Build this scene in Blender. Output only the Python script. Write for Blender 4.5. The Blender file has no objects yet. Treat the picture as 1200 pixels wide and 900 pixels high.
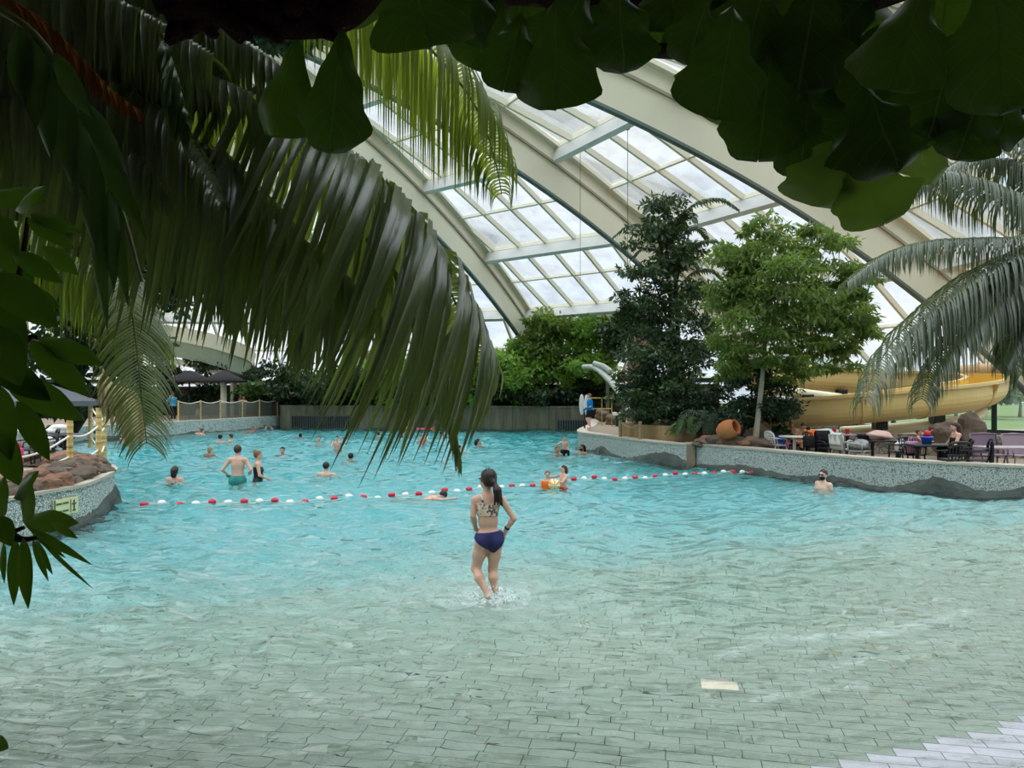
import bpy, bmesh, math, random
import numpy as np
from mathutils import Vector, Matrix
random.seed(7); RNG = np.random.default_rng(7)
SC = bpy.context.scene; COL = SC.collection
PI = math.pi
CAMZ = 2.52; HOR = 460.0; FPX = 900.0          # eye height, horizon row, focal length in pixels
def P(u, v, d):                                  # world point seen at pixel (u, v) at forward distance d
    return Vector(((u-600)*d/FPX, d, CAMZ+(HOR-v)*d/FPX))
def G(u, v, z=0.0):                              # world point on the level z seen at pixel (u, v)
    d = (CAMZ-z)*FPX/(v-HOR)
    return Vector(((u-600)*d/FPX, d, z))

# ---------------------------------------------------------------- mesh builder
class MB:
    def __init__(s): s.v = []; s.f = []; s.uv = None
    def add(s, vs, fs):
        o = len(s.v); s.v += [tuple(v) for v in vs]; s.f += [tuple(i+o for i in f) for f in fs]; return s
    def box(s, c, size, rz=0.0, M=None):
        hx, hy, hz = size[0]/2, size[1]/2, size[2]/2
        R = M if M is not None else Matrix.Rotation(rz, 3, 'Z')
        vs = [Vector(c)+R@Vector((x*hx, y*hy, z*hz)) for x in (-1, 1) for y in (-1, 1) for z in (-1, 1)]
        return s.add(vs, [(0,1,3,2),(4,6,7,5),(0,4,5,1),(2,3,7,6),(0,2,6,4),(1,5,7,3)])
    def bbox(s, c, size, b=0.02, rz=0.0):        # box with chamfered edges
        bm = bmesh.new(); bmesh.ops.create_cube(bm, size=1.0)
        for v in bm.verts: v.co = Vector((v.co.x*size[0], v.co.y*size[1], v.co.z*size[2]))
        bmesh.ops.bevel(bm, geom=bm.edges[:], offset=b, segments=2, affect='EDGES', profile=0.5)
        R = Matrix.Rotation(rz, 3, 'Z'); vs = [Vector(c)+R@v.co for v in bm.verts]
        bm.verts.index_update(); fs = [[v.index for v in f.verts] for f in bm.faces]; bm.free()
        return s.add(vs, fs)
    def tube(s, pts, r, n=8, cap=True, flat=1.0):
        pts = [Vector(p) for p in pts]; m = len(pts)
        rs = r if isinstance(r, (list, tuple)) else [r]*m
        vs = []; up = None
        for i, p in enumerate(pts):
            t = (pts[min(i+1, m-1)]-pts[max(i-1, 0)]).normalized()
            if up is None:
                up = Vector((0, 0, 1)) if abs(t.z) < 0.95 else Vector((1, 0, 0))
            a = t.cross(up).normalized(); b = a.cross(t).normalized(); up = b
            for k in range(n):
                q = 2*PI*k/n; vs.append(p+(a*math.cos(q)+b*math.sin(q)*flat)*rs[i])
        fs = [(i*n+k, i*n+(k+1) % n, (i+1)*n+(k+1) % n, (i+1)*n+k) for i in range(m-1) for k in range(n)]
        if cap: fs += [tuple(range(n))[::-1], tuple((m-1)*n+k for k in range(n))]
        return s.add(vs, fs)
    def lathe(s, prof, c=(0, 0, 0), n=20, M=None):   # prof: (radius, z)
        vs = []; c = Vector(c)
        for r, z in prof:
            for k in range(n):
                q = Vector((r*math.cos(2*PI*k/n), r*math.sin(2*PI*k/n), z))
                vs.append(c+(M@q if M is not None else q))
        m = len(prof)
        fs = [(i*n+k, i*n+(k+1) % n, (i+1)*n+(k+1) % n, (i+1)*n+k) for i in range(m-1) for k in range(n)]
        if prof[0][0] > 1e-4: fs.append(tuple(range(n))[::-1])
        if prof[-1][0] > 1e-4: fs.append(tuple((m-1)*n+k for k in range(n)))
        return s.add(vs, fs)
    def ball(s, c, r, n=10, m=7):
        r = r if isinstance(r, (list, tuple)) else (r, r, r)
        prof = [(math.sin(PI*i/m), -math.cos(PI*i/m)) for i in range(m+1)]
        vs = []; c = Vector(c)
        for a, z in prof:
            for k in range(n): vs.append(c+Vector((a*math.cos(2*PI*k/n)*r[0], a*math.sin(2*PI*k/n)*r[1], z*r[2])))
        return s.add(vs, [(i*n+k, i*n+(k+1) % n, (i+1)*n+(k+1) % n, (i+1)*n+k) for i in range(m) for k in range(n)])
    def prism(s, poly, z0, z1):                  # poly: list of (x, y) counter-clockwise
        n = len(poly)
        vs = [(x, y, z0) for x, y in poly]+[(x, y, z1) for x, y in poly]
        fs = [(i, (i+1) % n, n+(i+1) % n, n+i) for i in range(n)]+[tuple(range(n))[::-1], tuple(range(n, 2*n))]
        return s.add(vs, fs)
    def sheet(s, fn, nu, nv):                    # fn(a,b) a,b in 0..1
        vs = [fn(i/nu, j/nv) for i in range(nu+1) for j in range(nv+1)]
        w = nv+1
        return s.add(vs, [(i*w+j, (i+1)*w+j, (i+1)*w+j+1, i*w+j+1) for i in range(nu) for j in range(nv)])
    def sweep(s, pts, sec, closed=True, ups=None):   # sec: list of (side, up) offsets
        pts = [Vector(p) for p in pts]; m = len(pts); n = len(sec); vs = []
        for i, p in enumerate(pts):
            t = (pts[min(i+1, m-1)]-pts[max(i-1, 0)]).normalized()
            u = ups[i] if ups else Vector((0, 0, 1))
            a = t.cross(u).normalized(); b = a.cross(t).normalized()
            for x, y in sec: vs.append(p+a*x+b*y)
        e = n if closed else n-1
        fs = [(i*n+k, i*n+(k+1) % n, (i+1)*n+(k+1) % n, (i+1)*n+k) for i in range(m-1) for k in range(e)]
        if closed: fs += [tuple(range(n))[::-1], tuple((m-1)*n+k for k in range(n))]
        return s.add(vs, fs)
    def move(s, M):
        s.v = [tuple(M@Vector(v)) for v in s.v]; return s
    def build(s, name, mat, parent=None, smooth=False, **kw): return mkobj(name, s.v, s.f, mat, parent, smooth, **kw)

def mkobj(name, v, f, mat, parent=None, smooth=False, label=None, cat=None, group=None, kind=None):
    me = bpy.data.meshes.new(name)
    if isinstance(v, np.ndarray):
        f = np.asarray(f, dtype=np.int32); k = f.shape[1]
        me.vertices.add(len(v)); me.vertices.foreach_set('co', np.ascontiguousarray(v, dtype=np.float32).ravel())
        me.loops.add(f.size); me.loops.foreach_set('vertex_index', f.ravel())
        me.polygons.add(len(f)); me.polygons.foreach_set('loop_start', np.arange(0, f.size, k, dtype=np.int32))
        try: me.polygons.foreach_set('loop_total', np.full(len(f), k, dtype=np.int32))
        except Exception: pass
        me.update(calc_edges=True); me.validate()
    else:
        me.from_pydata([tuple(p) for p in v], [], f); me.update()
    if smooth: me.polygons.foreach_set('use_smooth', [True]*len(me.polygons))
    if mat is not None: me.materials.append(mat)
    o = bpy.data.objects.new(name, me); COL.objects.link(o)
    if parent is not None: o.parent = parent
    return tag(o, label, cat, group, kind)
def tag(o, label=None, cat=None, group=None, kind=None):
    if label: o['label'] = label
    if cat: o['category'] = cat
    if group: o['group'] = group
    if kind: o['kind'] = kind
    return o
def thing(name, label, cat, loc=(0, 0, 0), rz=0.0, group=None):
    o = bpy.data.objects.new(name, None); COL.objects.link(o)
    o.location = loc; o.rotation_euler = (0, 0, rz); o.empty_display_size = 0.1
    return tag(o, label, cat, group)
def dup(o, loc, rz, label, group=None):
    def cp(a, par):
        c = a.copy(); COL.objects.link(c)
        if par is not None: c.parent = par
        for ch in a.children: cp(ch, c)
        return c
    c = cp(o, None); c.location = loc; c.rotation_euler = (0, 0, rz); c['label'] = label
    if group: c['group'] = group
    return c
def smooth_path(pts, n=8):                       # Catmull-Rom
    pts = [Vector(p) for p in pts]; out = []
    for i in range(len(pts)-1):
        p0 = pts[max(i-1, 0)]; p1 = pts[i]; p2 = pts[i+1]; p3 = pts[min(i+2, len(pts)-1)]
        for k in range(n):
            t = k/n
            out.append(0.5*((2*p1)+(p2-p0)*t+(2*p0-5*p1+4*p2-p3)*t*t+(3*p1-p0-3*p2+p3)*t**3))
    out.append(pts[-1]); return out

# ---------------------------------------------------------------- materials
class NT:
    def __init__(s, name):
        s.m = bpy.data.materials.new(name); s.m.use_nodes = True; s.t = s.m.node_tree; s.t.nodes.clear()
        s.out = s.n('ShaderNodeOutputMaterial')
    def n(s, ty, **kw):
        x = s.t.nodes.new(ty)
        for k, v in kw.items(): setattr(x, k, v)
        return x
    def L(s, a, b): s.t.links.new(a, b)
    def set(s, sock, val):
        if isinstance(val, bpy.types.NodeSocket): s.L(val, sock)
        elif isinstance(val, (tuple, list)) and sock.type == 'RGBA' and len(val) == 3: sock.default_value = (*val, 1)
        else: sock.default_value = val
    def math(s, op, a, b=0.0, c=None, clamp=False):
        x = s.n('ShaderNodeMath', operation=op); x.use_clamp = clamp
        s.set(x.inputs[0], a); s.set(x.inputs[1], b)
        if c is not None: s.set(x.inputs[2], c)
        return x.outputs[0]
    def mix(s, f, a, b):
        x = s.n('ShaderNodeMix', data_type='RGBA'); s.set(x.inputs[0], f); s.set(x.inputs[6], a); s.set(x.inputs[7], b)
        return x.outputs[2]
    def noise(s, scale, detail=3.0, vec=None, rough=0.5):
        x = s.n('ShaderNodeTexNoise'); x.inputs['Scale'].default_value = scale; x.inputs['Detail'].default_value = detail
        x.inputs['Roughness'].default_value = rough
        if vec is not None: s.L(vec, x.inputs['Vector'])
        return x.outputs['Fac']
    def pos(s): return s.n('ShaderNodeNewGeometry').outputs['Position']
    def obj(s): return s.n('ShaderNodeTexCoord').outputs['Object']
    def ramp(s, f, stops):
        x = s.n('ShaderNodeValToRGB'); s.L(f, x.inputs[0]); e = x.color_ramp.elements
        while len(e) < len(stops): e.new(0.5)
        for i, (p, c) in enumerate(stops): e[i].position = p; e[i].color = (*c, 1)
        return x.outputs[0]
    def princ(s, col, rough=0.6, spec=0.5, metal=0.0, normal=None):
        b = s.n('ShaderNodeBsdfPrincipled'); s.set(b.inputs['Base Color'], col); s.set(b.inputs['Roughness'], rough)
        b.inputs['Specular IOR Level'].default_value = spec; b.inputs['Metallic'].default_value = metal
        if normal is not None: s.L(normal, b.inputs['Normal'])
        return b.outputs[0]
    def bump(s, h, strength=0.3, dist=0.02):
        b = s.n('ShaderNodeBump'); b.inputs['Strength'].default_value = strength; b.inputs['Distance'].default_value = dist
        s.L(h, b.inputs['Height']); return b.outputs[0]
    def mixsh(s, f, a, b):
        x = s.n('ShaderNodeMixShader'); s.set(x.inputs[0], f); s.L(a, x.inputs[1]); s.L(b, x.inputs[2]); return x.outputs[0]
    def done(s, sh): s.L(sh, s.out.inputs['Surface']); return s.m

def lin(r, g, b):                                # 0-255 sRGB to linear
    f = lambda c: (c/255/12.92) if c <= 10 else ((c/255+0.055)/1.055)**2.4
    return (f(r), f(g), f(b))
def mul(c, k): return tuple(min(1.0, x*k) for x in c)
def plain(name, col, rough=0.6, spec=0.4, var=0.12, scale=6.0, bump=0.0, metal=0.0):
    t = NT(name); o = t.obj(); f = t.noise(scale, 4, o)
    c = t.mix(f, mul(col, 1-var), mul(col, 1+var))
    nb = t.bump(t.noise(scale*5, 3, o), bump, 0.02) if bump else None
    return t.done(t.princ(c, rough, spec, metal, nb))
def leafmat(name, col, col2, rough=0.4, spec=0.5, trans=0.25, scale=1.5, tcol=None):
    t = NT(name); o = t.pos(); f = t.noise(scale, 3, o)
    f = t.math('MULTIPLY_ADD', f, 2.4, -0.7, clamp=True)
    c = t.mix(f, col, col2); b = t.princ(c, rough, spec)
    tr = t.n('ShaderNodeBsdfTranslucent'); t.set(tr.inputs[0], tcol or mul(col2, 1.3))
    return t.done(t.mixsh(trans, b, tr.outputs[0]))

# ---------------------------------------------------------------- signed distance bodies -> one continuous mesh
def sd_cone(p, a, b, r1, r2):
    a = np.array(a, np.float32); b = np.array(b, np.float32); ba = b-a; pa = p-a
    h = np.clip((pa@ba)/max(float(ba@ba), 1e-9), 0, 1)
    return np.linalg.norm(pa-h[..., None]*ba, axis=-1)-(r1+(r2-r1)*h)
def sd_ell(p, c, r, R=None):
    q = p-np.array(c, np.float32)
    if R is not None: q = q@np.array(R, np.float32)
    r = np.array(r, np.float32)
    k0 = np.linalg.norm(q/r, axis=-1); k1 = np.linalg.norm(q/(r*r), axis=-1)
    return k0*(k0-1)/np.maximum(k1, 1e-6)
def smin(a, b, k):
    h = np.clip(0.5+0.5*(b-a)/k, 0, 1); return b*(1-h)+a*h-k*h*(1-h)
def evalsdf(prims, p):
    d = None
    for pr in prims:
        k = pr[-1]
        if pr[0] == 'c': x = sd_cone(p, *pr[1:5])
        elif pr[0] == 'e': x = sd_ell(p, pr[1], pr[2], pr[3])
        d = x if d is None else (np.maximum(d, -x) if k < 0 else smin(d, x, k))
    return d
def surfnet(fn, lo, hi, h):
    ax = [np.arange(lo[i], hi[i]+h, h, dtype=np.float32) for i in range(3)]
    X = np.stack(np.meshgrid(*ax, indexing='ij'), -1); F = fn(X)
    S = F < 0; n = np.array(F.shape)
    c = np.zeros(n-1, bool); allin = np.ones(n-1, bool)
    sl = lambda d, i: slice(d, n[i]-1+d)
    for dx in (0, 1):
        for dy in (0, 1):
            for dz in (0, 1):
                q = S[sl(dx, 0), sl(dy, 1), sl(dz, 2)]; c |= q; allin &= q
    act = c & ~allin; idx = -np.ones(n-1, np.int64); ijk = np.argwhere(act)
    idx[act] = np.arange(len(ijk))
    acc = np.zeros((len(ijk), 3), np.float64); cnt = np.zeros(len(ijk))
    corners = [(a, b, d) for a in (0, 1) for b in (0, 1) for d in (0, 1)]
    for A in corners:
        for ax_ in range(3):
            if A[ax_]: continue
            B = list(A); B[ax_] = 1
            fa = F[tuple((ijk+A).T)]; fb = F[tuple((ijk+B).T)]
            m = (fa < 0) != (fb < 0); t = np.where(m, fa/np.where(m, fa-fb, 1), 0)
            pt = np.array(A)+0.0+np.zeros((len(ijk), 3)); pt[:, ax_] += t
            acc[m] += pt[m]; cnt[m] += 1
    V = (ijk+acc/np.maximum(cnt, 1)[:, None])*h+np.array(lo)
    faces = []
    for ax_ in range(3):
        o1, o2 = [(1, 2), (2, 0), (0, 1)][ax_]
        a = S; sA = [slice(None)]*3; sB = [slice(None)]*3
        sA[ax_] = slice(0, -1); sB[ax_] = slice(1, None)
        e = S[tuple(sA)] != S[tuple(sB)]; ii = np.argwhere(e)
        ok = (ii[:, o1] > 0) & (ii[:, o2] > 0) & (ii[:, o1] < n[o1]-1) & (ii[:, o2] < n[o2]-1); ii = ii[ok]
        def g(d1, d2):
            q = ii.copy(); q[:, o1] -= d1; q[:, o2] -= d2; return idx[tuple(q.T)]
        f = np.stack([g(1, 1), g(0, 1), g(0, 0), g(1, 0)], 1)
        ins = S[tuple(ii.T)]
        f[~ins] = f[~ins][:, ::-1]; faces.append(f)
    Fc = np.concatenate(faces); Fc = Fc[(Fc >= 0).all(1)]
    return V, Fc
EXPOSURE = 0.0; ZENITH = 4.0
M = {}
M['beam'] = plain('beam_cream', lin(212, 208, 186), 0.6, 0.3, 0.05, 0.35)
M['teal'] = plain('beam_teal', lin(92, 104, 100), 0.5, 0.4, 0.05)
M['flange'] = plain('beam_joint', lin(150, 142, 122), 0.6, 0.3, 0.08)
M['purlin'] = plain('purlin_blue', lin(206, 206, 202), 0.5, 0.4, 0.05, 0.5)
M['bar'] = plain('glazing_bar', lin(212, 206, 184), 0.5, 0.4, 0.06, 0.5)
M['concrete'] = None
M['black'] = plain('black_plastic', (0.012, 0.012, 0.013), 0.45, 0.5)
M['dark'] = plain('dark_fabric', (0.018, 0.018, 0.022), 0.9, 0.1, 0.3, 12)
M['white'] = plain('white_plastic', lin(222, 222, 214), 0.45, 0.5, 0.04)
M['cream'] = plain('cream_paint', lin(232, 228, 205), 0.5, 0.4, 0.05, 2)
M['yellow'] = plain('slide_yellow', lin(226, 200, 132), 0.35, 0.5, 0.06, 0.7)
M['yellow_in'] = plain('slide_inner_yellow', lin(232, 192, 92), 0.3, 0.5, 0.06, 0.7)
M['pipe'] = plain('slide_pipe', lin(226, 218, 182), 0.4, 0.5, 0.05, 1)
M['tan'] = plain('tan_tube', lin(196, 160, 112), 0.5, 0.4, 0.08, 1)
M['bamboo'] = None
M['rope'] = plain('white_rope', lin(226, 222, 208), 0.8, 0.2, 0.06, 30)
M['wood'] = plain('weathered_timber', lin(150, 130, 96), 0.8, 0.2, 0.2, 5, 0.2)
M['trunk'] = plain('tree_bark', lin(120, 108, 90), 0.9, 0.1, 0.3, 6, 0.5)
M['trunkdark'] = plain('tree_bark_dark', lin(52, 44, 36), 0.9, 0.1, 0.3, 6, 0.5)
M['trunkpale'] = plain('tree_bark_pale', lin(150, 146, 128), 0.9, 0.1, 0.2, 4, 0.4)
M['rock'] = plain('rock_brown', lin(104, 92, 80), 0.9, 0.15, 0.5, 2.2, 0.8)
M['rockred'] = plain('rock_red', lin(136, 104, 86), 0.9, 0.15, 0.35, 2.5, 0.8)
M['rockdark'] = plain('rock_dark', lin(82, 88, 82), 0.9, 0.2, 0.5, 3, 0.8)
M['soil'] = plain('soil', lin(58, 48, 38), 1.0, 0.05, 0.4, 4, 0.6)
M['terra'] = plain('terracotta', lin(184, 116, 72), 0.8, 0.2, 0.12, 5)
M['red'] = plain('red_plastic', lin(196, 24, 44), 0.35, 0.5, 0.05)
M['floatred'] = plain('float_red', lin(206, 24, 56), 0.35, 0.5, 0.05)
M['floatwhite'] = plain('float_white', lin(240, 240, 236), 0.35, 0.5, 0.03)
M['blueplastic'] = plain('blue_plastic', lin(36, 80, 176), 0.4, 0.5, 0.05)
M['pinkplastic'] = plain('pink_float', lin(220, 98, 120), 0.4, 0.5, 0.08)
M['orange'] = plain('orange_towel', lin(226, 110, 40), 0.95, 0.1, 0.1, 20)
M['towelwhite'] = plain('white_towel', lin(222, 222, 216), 0.95, 0.1, 0.06, 20)
M['towelpink'] = plain('pink_towel', lin(206, 172, 160), 0.95, 0.1, 0.1, 12)
M['purple'] = plain('mauve_plastic', lin(126, 104, 122), 0.5, 0.4, 0.06)
M['mauve'] = plain('mauve_top', lin(170, 152, 158), 0.45, 0.5, 0.06)
M['greypara'] = plain('grey_canvas', lin(98, 100, 104), 0.9, 0.1, 0.08)
M['thatch'] = plain('thatch_dark', lin(58, 56, 58), 0.9, 0.1, 0.3, 8, 0.6)
M['green'] = plain('green_frame', lin(22, 56, 44), 0.5, 0.4, 0.05)
M['signyellow'] = plain('sign_yellow', lin(222, 222, 168), 0.5, 0.4, 0.03)
M['signgreen'] = plain('sign_green', lin(84, 104, 70), 0.5, 0.4, 0.03)
M['dead'] = plain('dead_leaf', lin(136, 84, 40), 0.9, 0.1, 0.4, 8)
M['drybeige'] = leafmat('dry_leaf', lin(170, 152, 108), lin(206, 190, 150), 0.7, 0.2, 0.2, 4)
M['deadbrown'] = plain('dried_flower_stalk', lin(44, 30, 26), 1.0, 0.05, 0.5, 20, 0.8)
M['blueshirt'] = plain('blue_shirt', lin(28, 120, 190), 0.9, 0.1, 0.06)
M['paleblue'] = plain('pale_blue_shirt', lin(64, 150, 190), 0.9, 0.1, 0.08)
M['navy'] = plain('navy_swimwear', lin(38, 42, 88), 0.7, 0.3, 0.1, 20)
M['teal_shorts'] = plain('teal_shorts', lin(56, 134, 126), 0.8, 0.2, 0.08)
M['floral'] = None
# foliage
M['palmleft'] = leafmat('palm_grey_green', lin(66, 76, 54), lin(112, 122, 98), 0.28, 0.8, 0.26, 2.0, lin(146, 166, 50))
M['palmyellow'] = leafmat('palm_yellow_green', lin(66, 84, 26), lin(100, 116, 46), 0.4, 0.5, 0.45, 2.0, lin(150, 168, 50))
M['palmright'] = leafmat('palm_right_green', lin(50, 62, 46), lin(102, 112, 94), 0.32, 0.7, 0.2, 1.0, lin(140, 160, 60))
M['midrib'] = plain('palm_midrib', lin(96, 104, 62), 0.6, 0.3, 0.1)
M['strap'] = leafmat('strap_leaf', lin(34, 58, 30), lin(62, 88, 50), 0.35, 0.5, 0.2, 3, lin(90, 120, 40))
M['shrubleft'] = leafmat('shrub_leaf', lin(24, 52, 14), lin(56, 92, 26), 0.3, 0.5, 0.25, 3, lin(110, 150, 30))
M['hedge'] = leafmat('hedge_leaf', lin(58, 98, 34), lin(132, 168, 68), 0.5, 0.4, 0.35, 0.5, lin(170, 210, 80))
M['darktree'] = leafmat('dark_tree_leaf', lin(26, 48, 24), lin(58, 84, 44), 0.4, 0.5, 0.2, 0.8, lin(90, 120, 50))
M['lighttree'] = leafmat('light_tree_leaf', lin(48, 72, 30), lin(112, 132, 64), 0.45, 0.4, 0.35, 0.6, lin(150, 184, 70))
M['darkshrub'] = leafmat('dark_shrub_leaf', lin(26, 46, 24), lin(48, 72, 36), 0.5, 0.4, 0.2, 1.0)
M['fern'] = leafmat('fern_leaf', lin(44, 78, 30), lin(90, 122, 52), 0.5, 0.4, 0.25, 2.0)
M['outtree'] = leafmat('outdoor_tree_leaf', lin(88, 112, 76), lin(132, 150, 112), 0.6, 0.3, 0.3, 0.4)

def fig_leaf_mat(name='fig_leaf', c1=lin(30, 46, 16), c2_=lin(50, 68, 22), t1=lin(84, 116, 24), t2=lin(58, 86, 20), tf=0.28):
    t = NT(name); uv = t.n('ShaderNodeUVMap').outputs[0]
    s = t.n('ShaderNodeSeparateXYZ'); t.L(uv, s.inputs[0])
    ax = t.math('ABSOLUTE', t.math('SUBTRACT', s.outputs[0], 0.5))
    mid = t.math('LESS_THAN', ax, 0.014)
    w = t.math('FRACT', t.math('SUBTRACT', t.math('MULTIPLY', s.outputs[1], 7.0), t.math('MULTIPLY', ax, 4.2)))
    lat = t.math('MULTIPLY', t.math('LESS_THAN', w, 0.06), 0.6)
    v = t.math('MAXIMUM', mid, lat)
    f = t.noise(2.2, 2, t.pos())
    c = t.mix(f, c1, c2_); c2 = t.mix(v, c, lin(98, 112, 62))
    b = t.princ(c2, 0.42, 0.4)
    tr = t.n('ShaderNodeBsdfTranslucent'); t.set(tr.inputs[0], t.mix(v, t1, t2))
    return t.done(t.mixsh(tf, b, tr.outputs[0]))
M['figlit'] = fig_leaf_mat('fig_leaf_backlit', lin(58, 80, 28), lin(84, 104, 40), lin(140, 170, 60), lin(104, 138, 40), 0.3)  # lighter yellow-green copy of the fig leaf, backlight painted into its colour
M['fig'] = fig_leaf_mat()

def bamboo_mat():
    t = NT('bamboo'); o = t.obj(); s = t.n('ShaderNodeSeparateXYZ'); t.L(o, s.inputs[0])
    fr = t.math('FRACT', t.math('MULTIPLY', s.outputs[2], 3.3)); ring = t.math('LESS_THAN', fr, 0.06)
    c = t.mix(t.noise(5, 3, o), lin(190, 160, 92), lin(222, 200, 138)); c = t.mix(ring, c, lin(140, 108, 62))
    return t.done(t.princ(c, 0.45, 0.4))
M['bamboo'] = bamboo_mat()

def concrete_mat(name, a, b, seam):
    t = NT(name); p = t.pos(); s = t.n('ShaderNodeSeparateXYZ'); t.L(p, s.inputs[0])
    mp = t.n('ShaderNodeMapping'); mp.inputs['Scale'].default_value = (2.2, 2.2, 0.25); t.L(p, mp.inputs[0])
    st = t.noise(1.0, 5, mp.outputs[0], 0.65)
    c = t.mix(t.math('MULTIPLY_ADD', st, 2.2, -0.6, clamp=True), a, b)
    fr = t.math('FRACT', t.math('MULTIPLY', s.outputs[0], 1/seam)); ln = t.math('LESS_THAN', fr, 0.03)
    c = t.mix(t.math('MULTIPLY', ln, 0.5), c, mul(a, 0.4))
    return t.done(t.princ(c, 0.9, 0.2, 0, t.bump(t.noise(12, 4, p), 0.2, 0.02)))
M['concrete'] = concrete_mat('concrete_stained', lin(70, 70, 58), lin(132, 128, 108), 2.4)
M['tanwall'] = concrete_mat('render_tan', lin(120, 104, 74), lin(172, 150, 106), 50.0)

def mosaic_mat(name, light, darkc, scale, fill=0.07):
    t = NT(name); p = t.pos(); v = t.n('ShaderNodeTexVoronoi', feature='DISTANCE_TO_EDGE'); v.inputs['Scale'].default_value = scale
    t.L(p, v.inputs['Vector'])
    v2 = t.n('ShaderNodeTexVoronoi'); v2.inputs['Scale'].default_value = scale; t.L(p, v2.inputs['Vector'])
    s = t.n('ShaderNodeSeparateColor'); t.L(v2.outputs['Color'], s.inputs[0])
    g = t.math('GREATER_THAN', v.outputs['Distance'], fill)
    tl = t.mix(s.outputs[0], mul(light, 0.8), light); odd = t.math('GREATER_THAN', s.outputs[1], 0.86)
    tl = t.mix(odd, tl, mul(light, 0.45))
    c = t.mix(g, darkc, tl)
    return t.done(t.princ(c, t.math('MULTIPLY_ADD', g, -0.4, 0.8), 0.5, 0, t.bump(v.outputs['Distance'], 0.3, 0.02)))
M['mosaic'] = mosaic_mat('mosaic_grey_green', lin(208, 214, 206), lin(84, 100, 92), 31.0, 0.075)
M['mosaicpale'] = mosaic_mat('mosaic_pale', lin(232, 234, 226), lin(98, 112, 106), 26.0, 0.10)
M['mosaicwhite'] = mosaic_mat('mosaic_white', lin(214, 222, 216), lin(140, 154, 148), 12.0, 0.06)
M['coping'] = plain('coping_stone', lin(186, 176, 160), 0.8, 0.3, 0.15, 3, 0.3)
M['deck'] = plain('deck_paving', lin(142, 128, 110), 0.85, 0.2, 0.15, 1.2, 0.2)
M['stonewall'] = mosaic_mat('rubble_wall', lin(158, 148, 134), lin(84, 78, 70), 5.0, 0.05)

def tile_mat():
    t = NT('pool_tile'); p = t.pos(); s = t.n('ShaderNodeSeparateXYZ'); t.L(p, s.inputs[0])
    ca, sa = 0.978, 0.207; W, H = 0.318, 0.131
    u = t.math('SUBTRACT', t.math('MULTIPLY', s.outputs[0], ca), t.math('MULTIPLY', s.outputs[1], sa))
    v = t.math('ADD', t.math('MULTIPLY', s.outputs[0], sa), t.math('MULTIPLY', s.outputs[1], ca))
    vr = t.math('DIVIDE', v, H); row = t.math('FLOOR', vr); fv = t.math('FRACT', vr)
    wn = t.n('ShaderNodeTexWhiteNoise', noise_dimensions='1D'); t.L(row, wn.inputs['W'])
    ur = t.math('ADD', t.math('DIVIDE', u, W), wn.outputs['Value']); colm = t.math('FLOOR', ur); fu = t.math('FRACT', ur)
    gu = 0.02; gv = 0.045
    j = t.math('MAXIMUM', t.math('LESS_THAN', fu, gu), t.math('LESS_THAN', fv, gv))
    # centre of the tile, back in the place
    uc = t.math('MULTIPLY', t.math('SUBTRACT', t.math('ADD', colm, 0.5), wn.outputs['Value']), W)
    vc = t.math('MULTIPLY', t.math('ADD', row, 0.5), H)
    xc = t.math('ADD', t.math('MULTIPLY', uc, ca), t.math('MULTIPLY', vc, sa))
    yc = t.math('SUBTRACT', t.math('MULTIPLY', vc, ca), t.math('MULTIPLY', uc, sa))
    tt = t.math('ADD', t.math('MULTIPLY', t.math('SUBTRACT', xc, 2.0), -0.39), t.math('MULTIPLY', t.math('SUBTRACT', yc, 5.19), 0.92))
    c2 = t.n('ShaderNodeCombineXYZ'); t.L(colm, c2.inputs[0]); t.L(row, c2.inputs[1])
    w2 = t.n('ShaderNodeTexWhiteNoise', noise_dimensions='2D'); t.L(c2.outputs[0], w2.inputs['Vector'])
    green = t.mix(w2.outputs['Value'], lin(170, 186, 168), lin(178, 194, 176))
    white = t.mix(w2.outputs['Value'], lin(222, 222, 228), lin(234, 234, 240))
    blue = t.mix(w2.outputs['Value'], lin(146, 198, 198), lin(154, 206, 206))
    mr_ = t.n('ShaderNodeMapRange', interpolation_type='SMOOTHSTEP'); t.L(tt, mr_.inputs[0]); mr_.inputs[1].default_value = 3.5; mr_.inputs[2].default_value = 11.0
    c = t.mix(t.math('ADD', t.math('MULTIPLY', mr_.outputs[0], 0.75), t.math('MULTIPLY', t.math('GREATER_THAN', tt, 6.0), 0.25)), green, blue)
    c = t.mix(t.math('LESS_THAN', tt, -0.10), c, white)
    c = t.mix(j, c, t.mix(t.math('LESS_THAN', tt, -0.10), lin(52, 70, 66), lin(92, 98, 104)))
    return t.done(t.princ(c, 0.35, 0.4))
M['tile'] = tile_mat()

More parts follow.
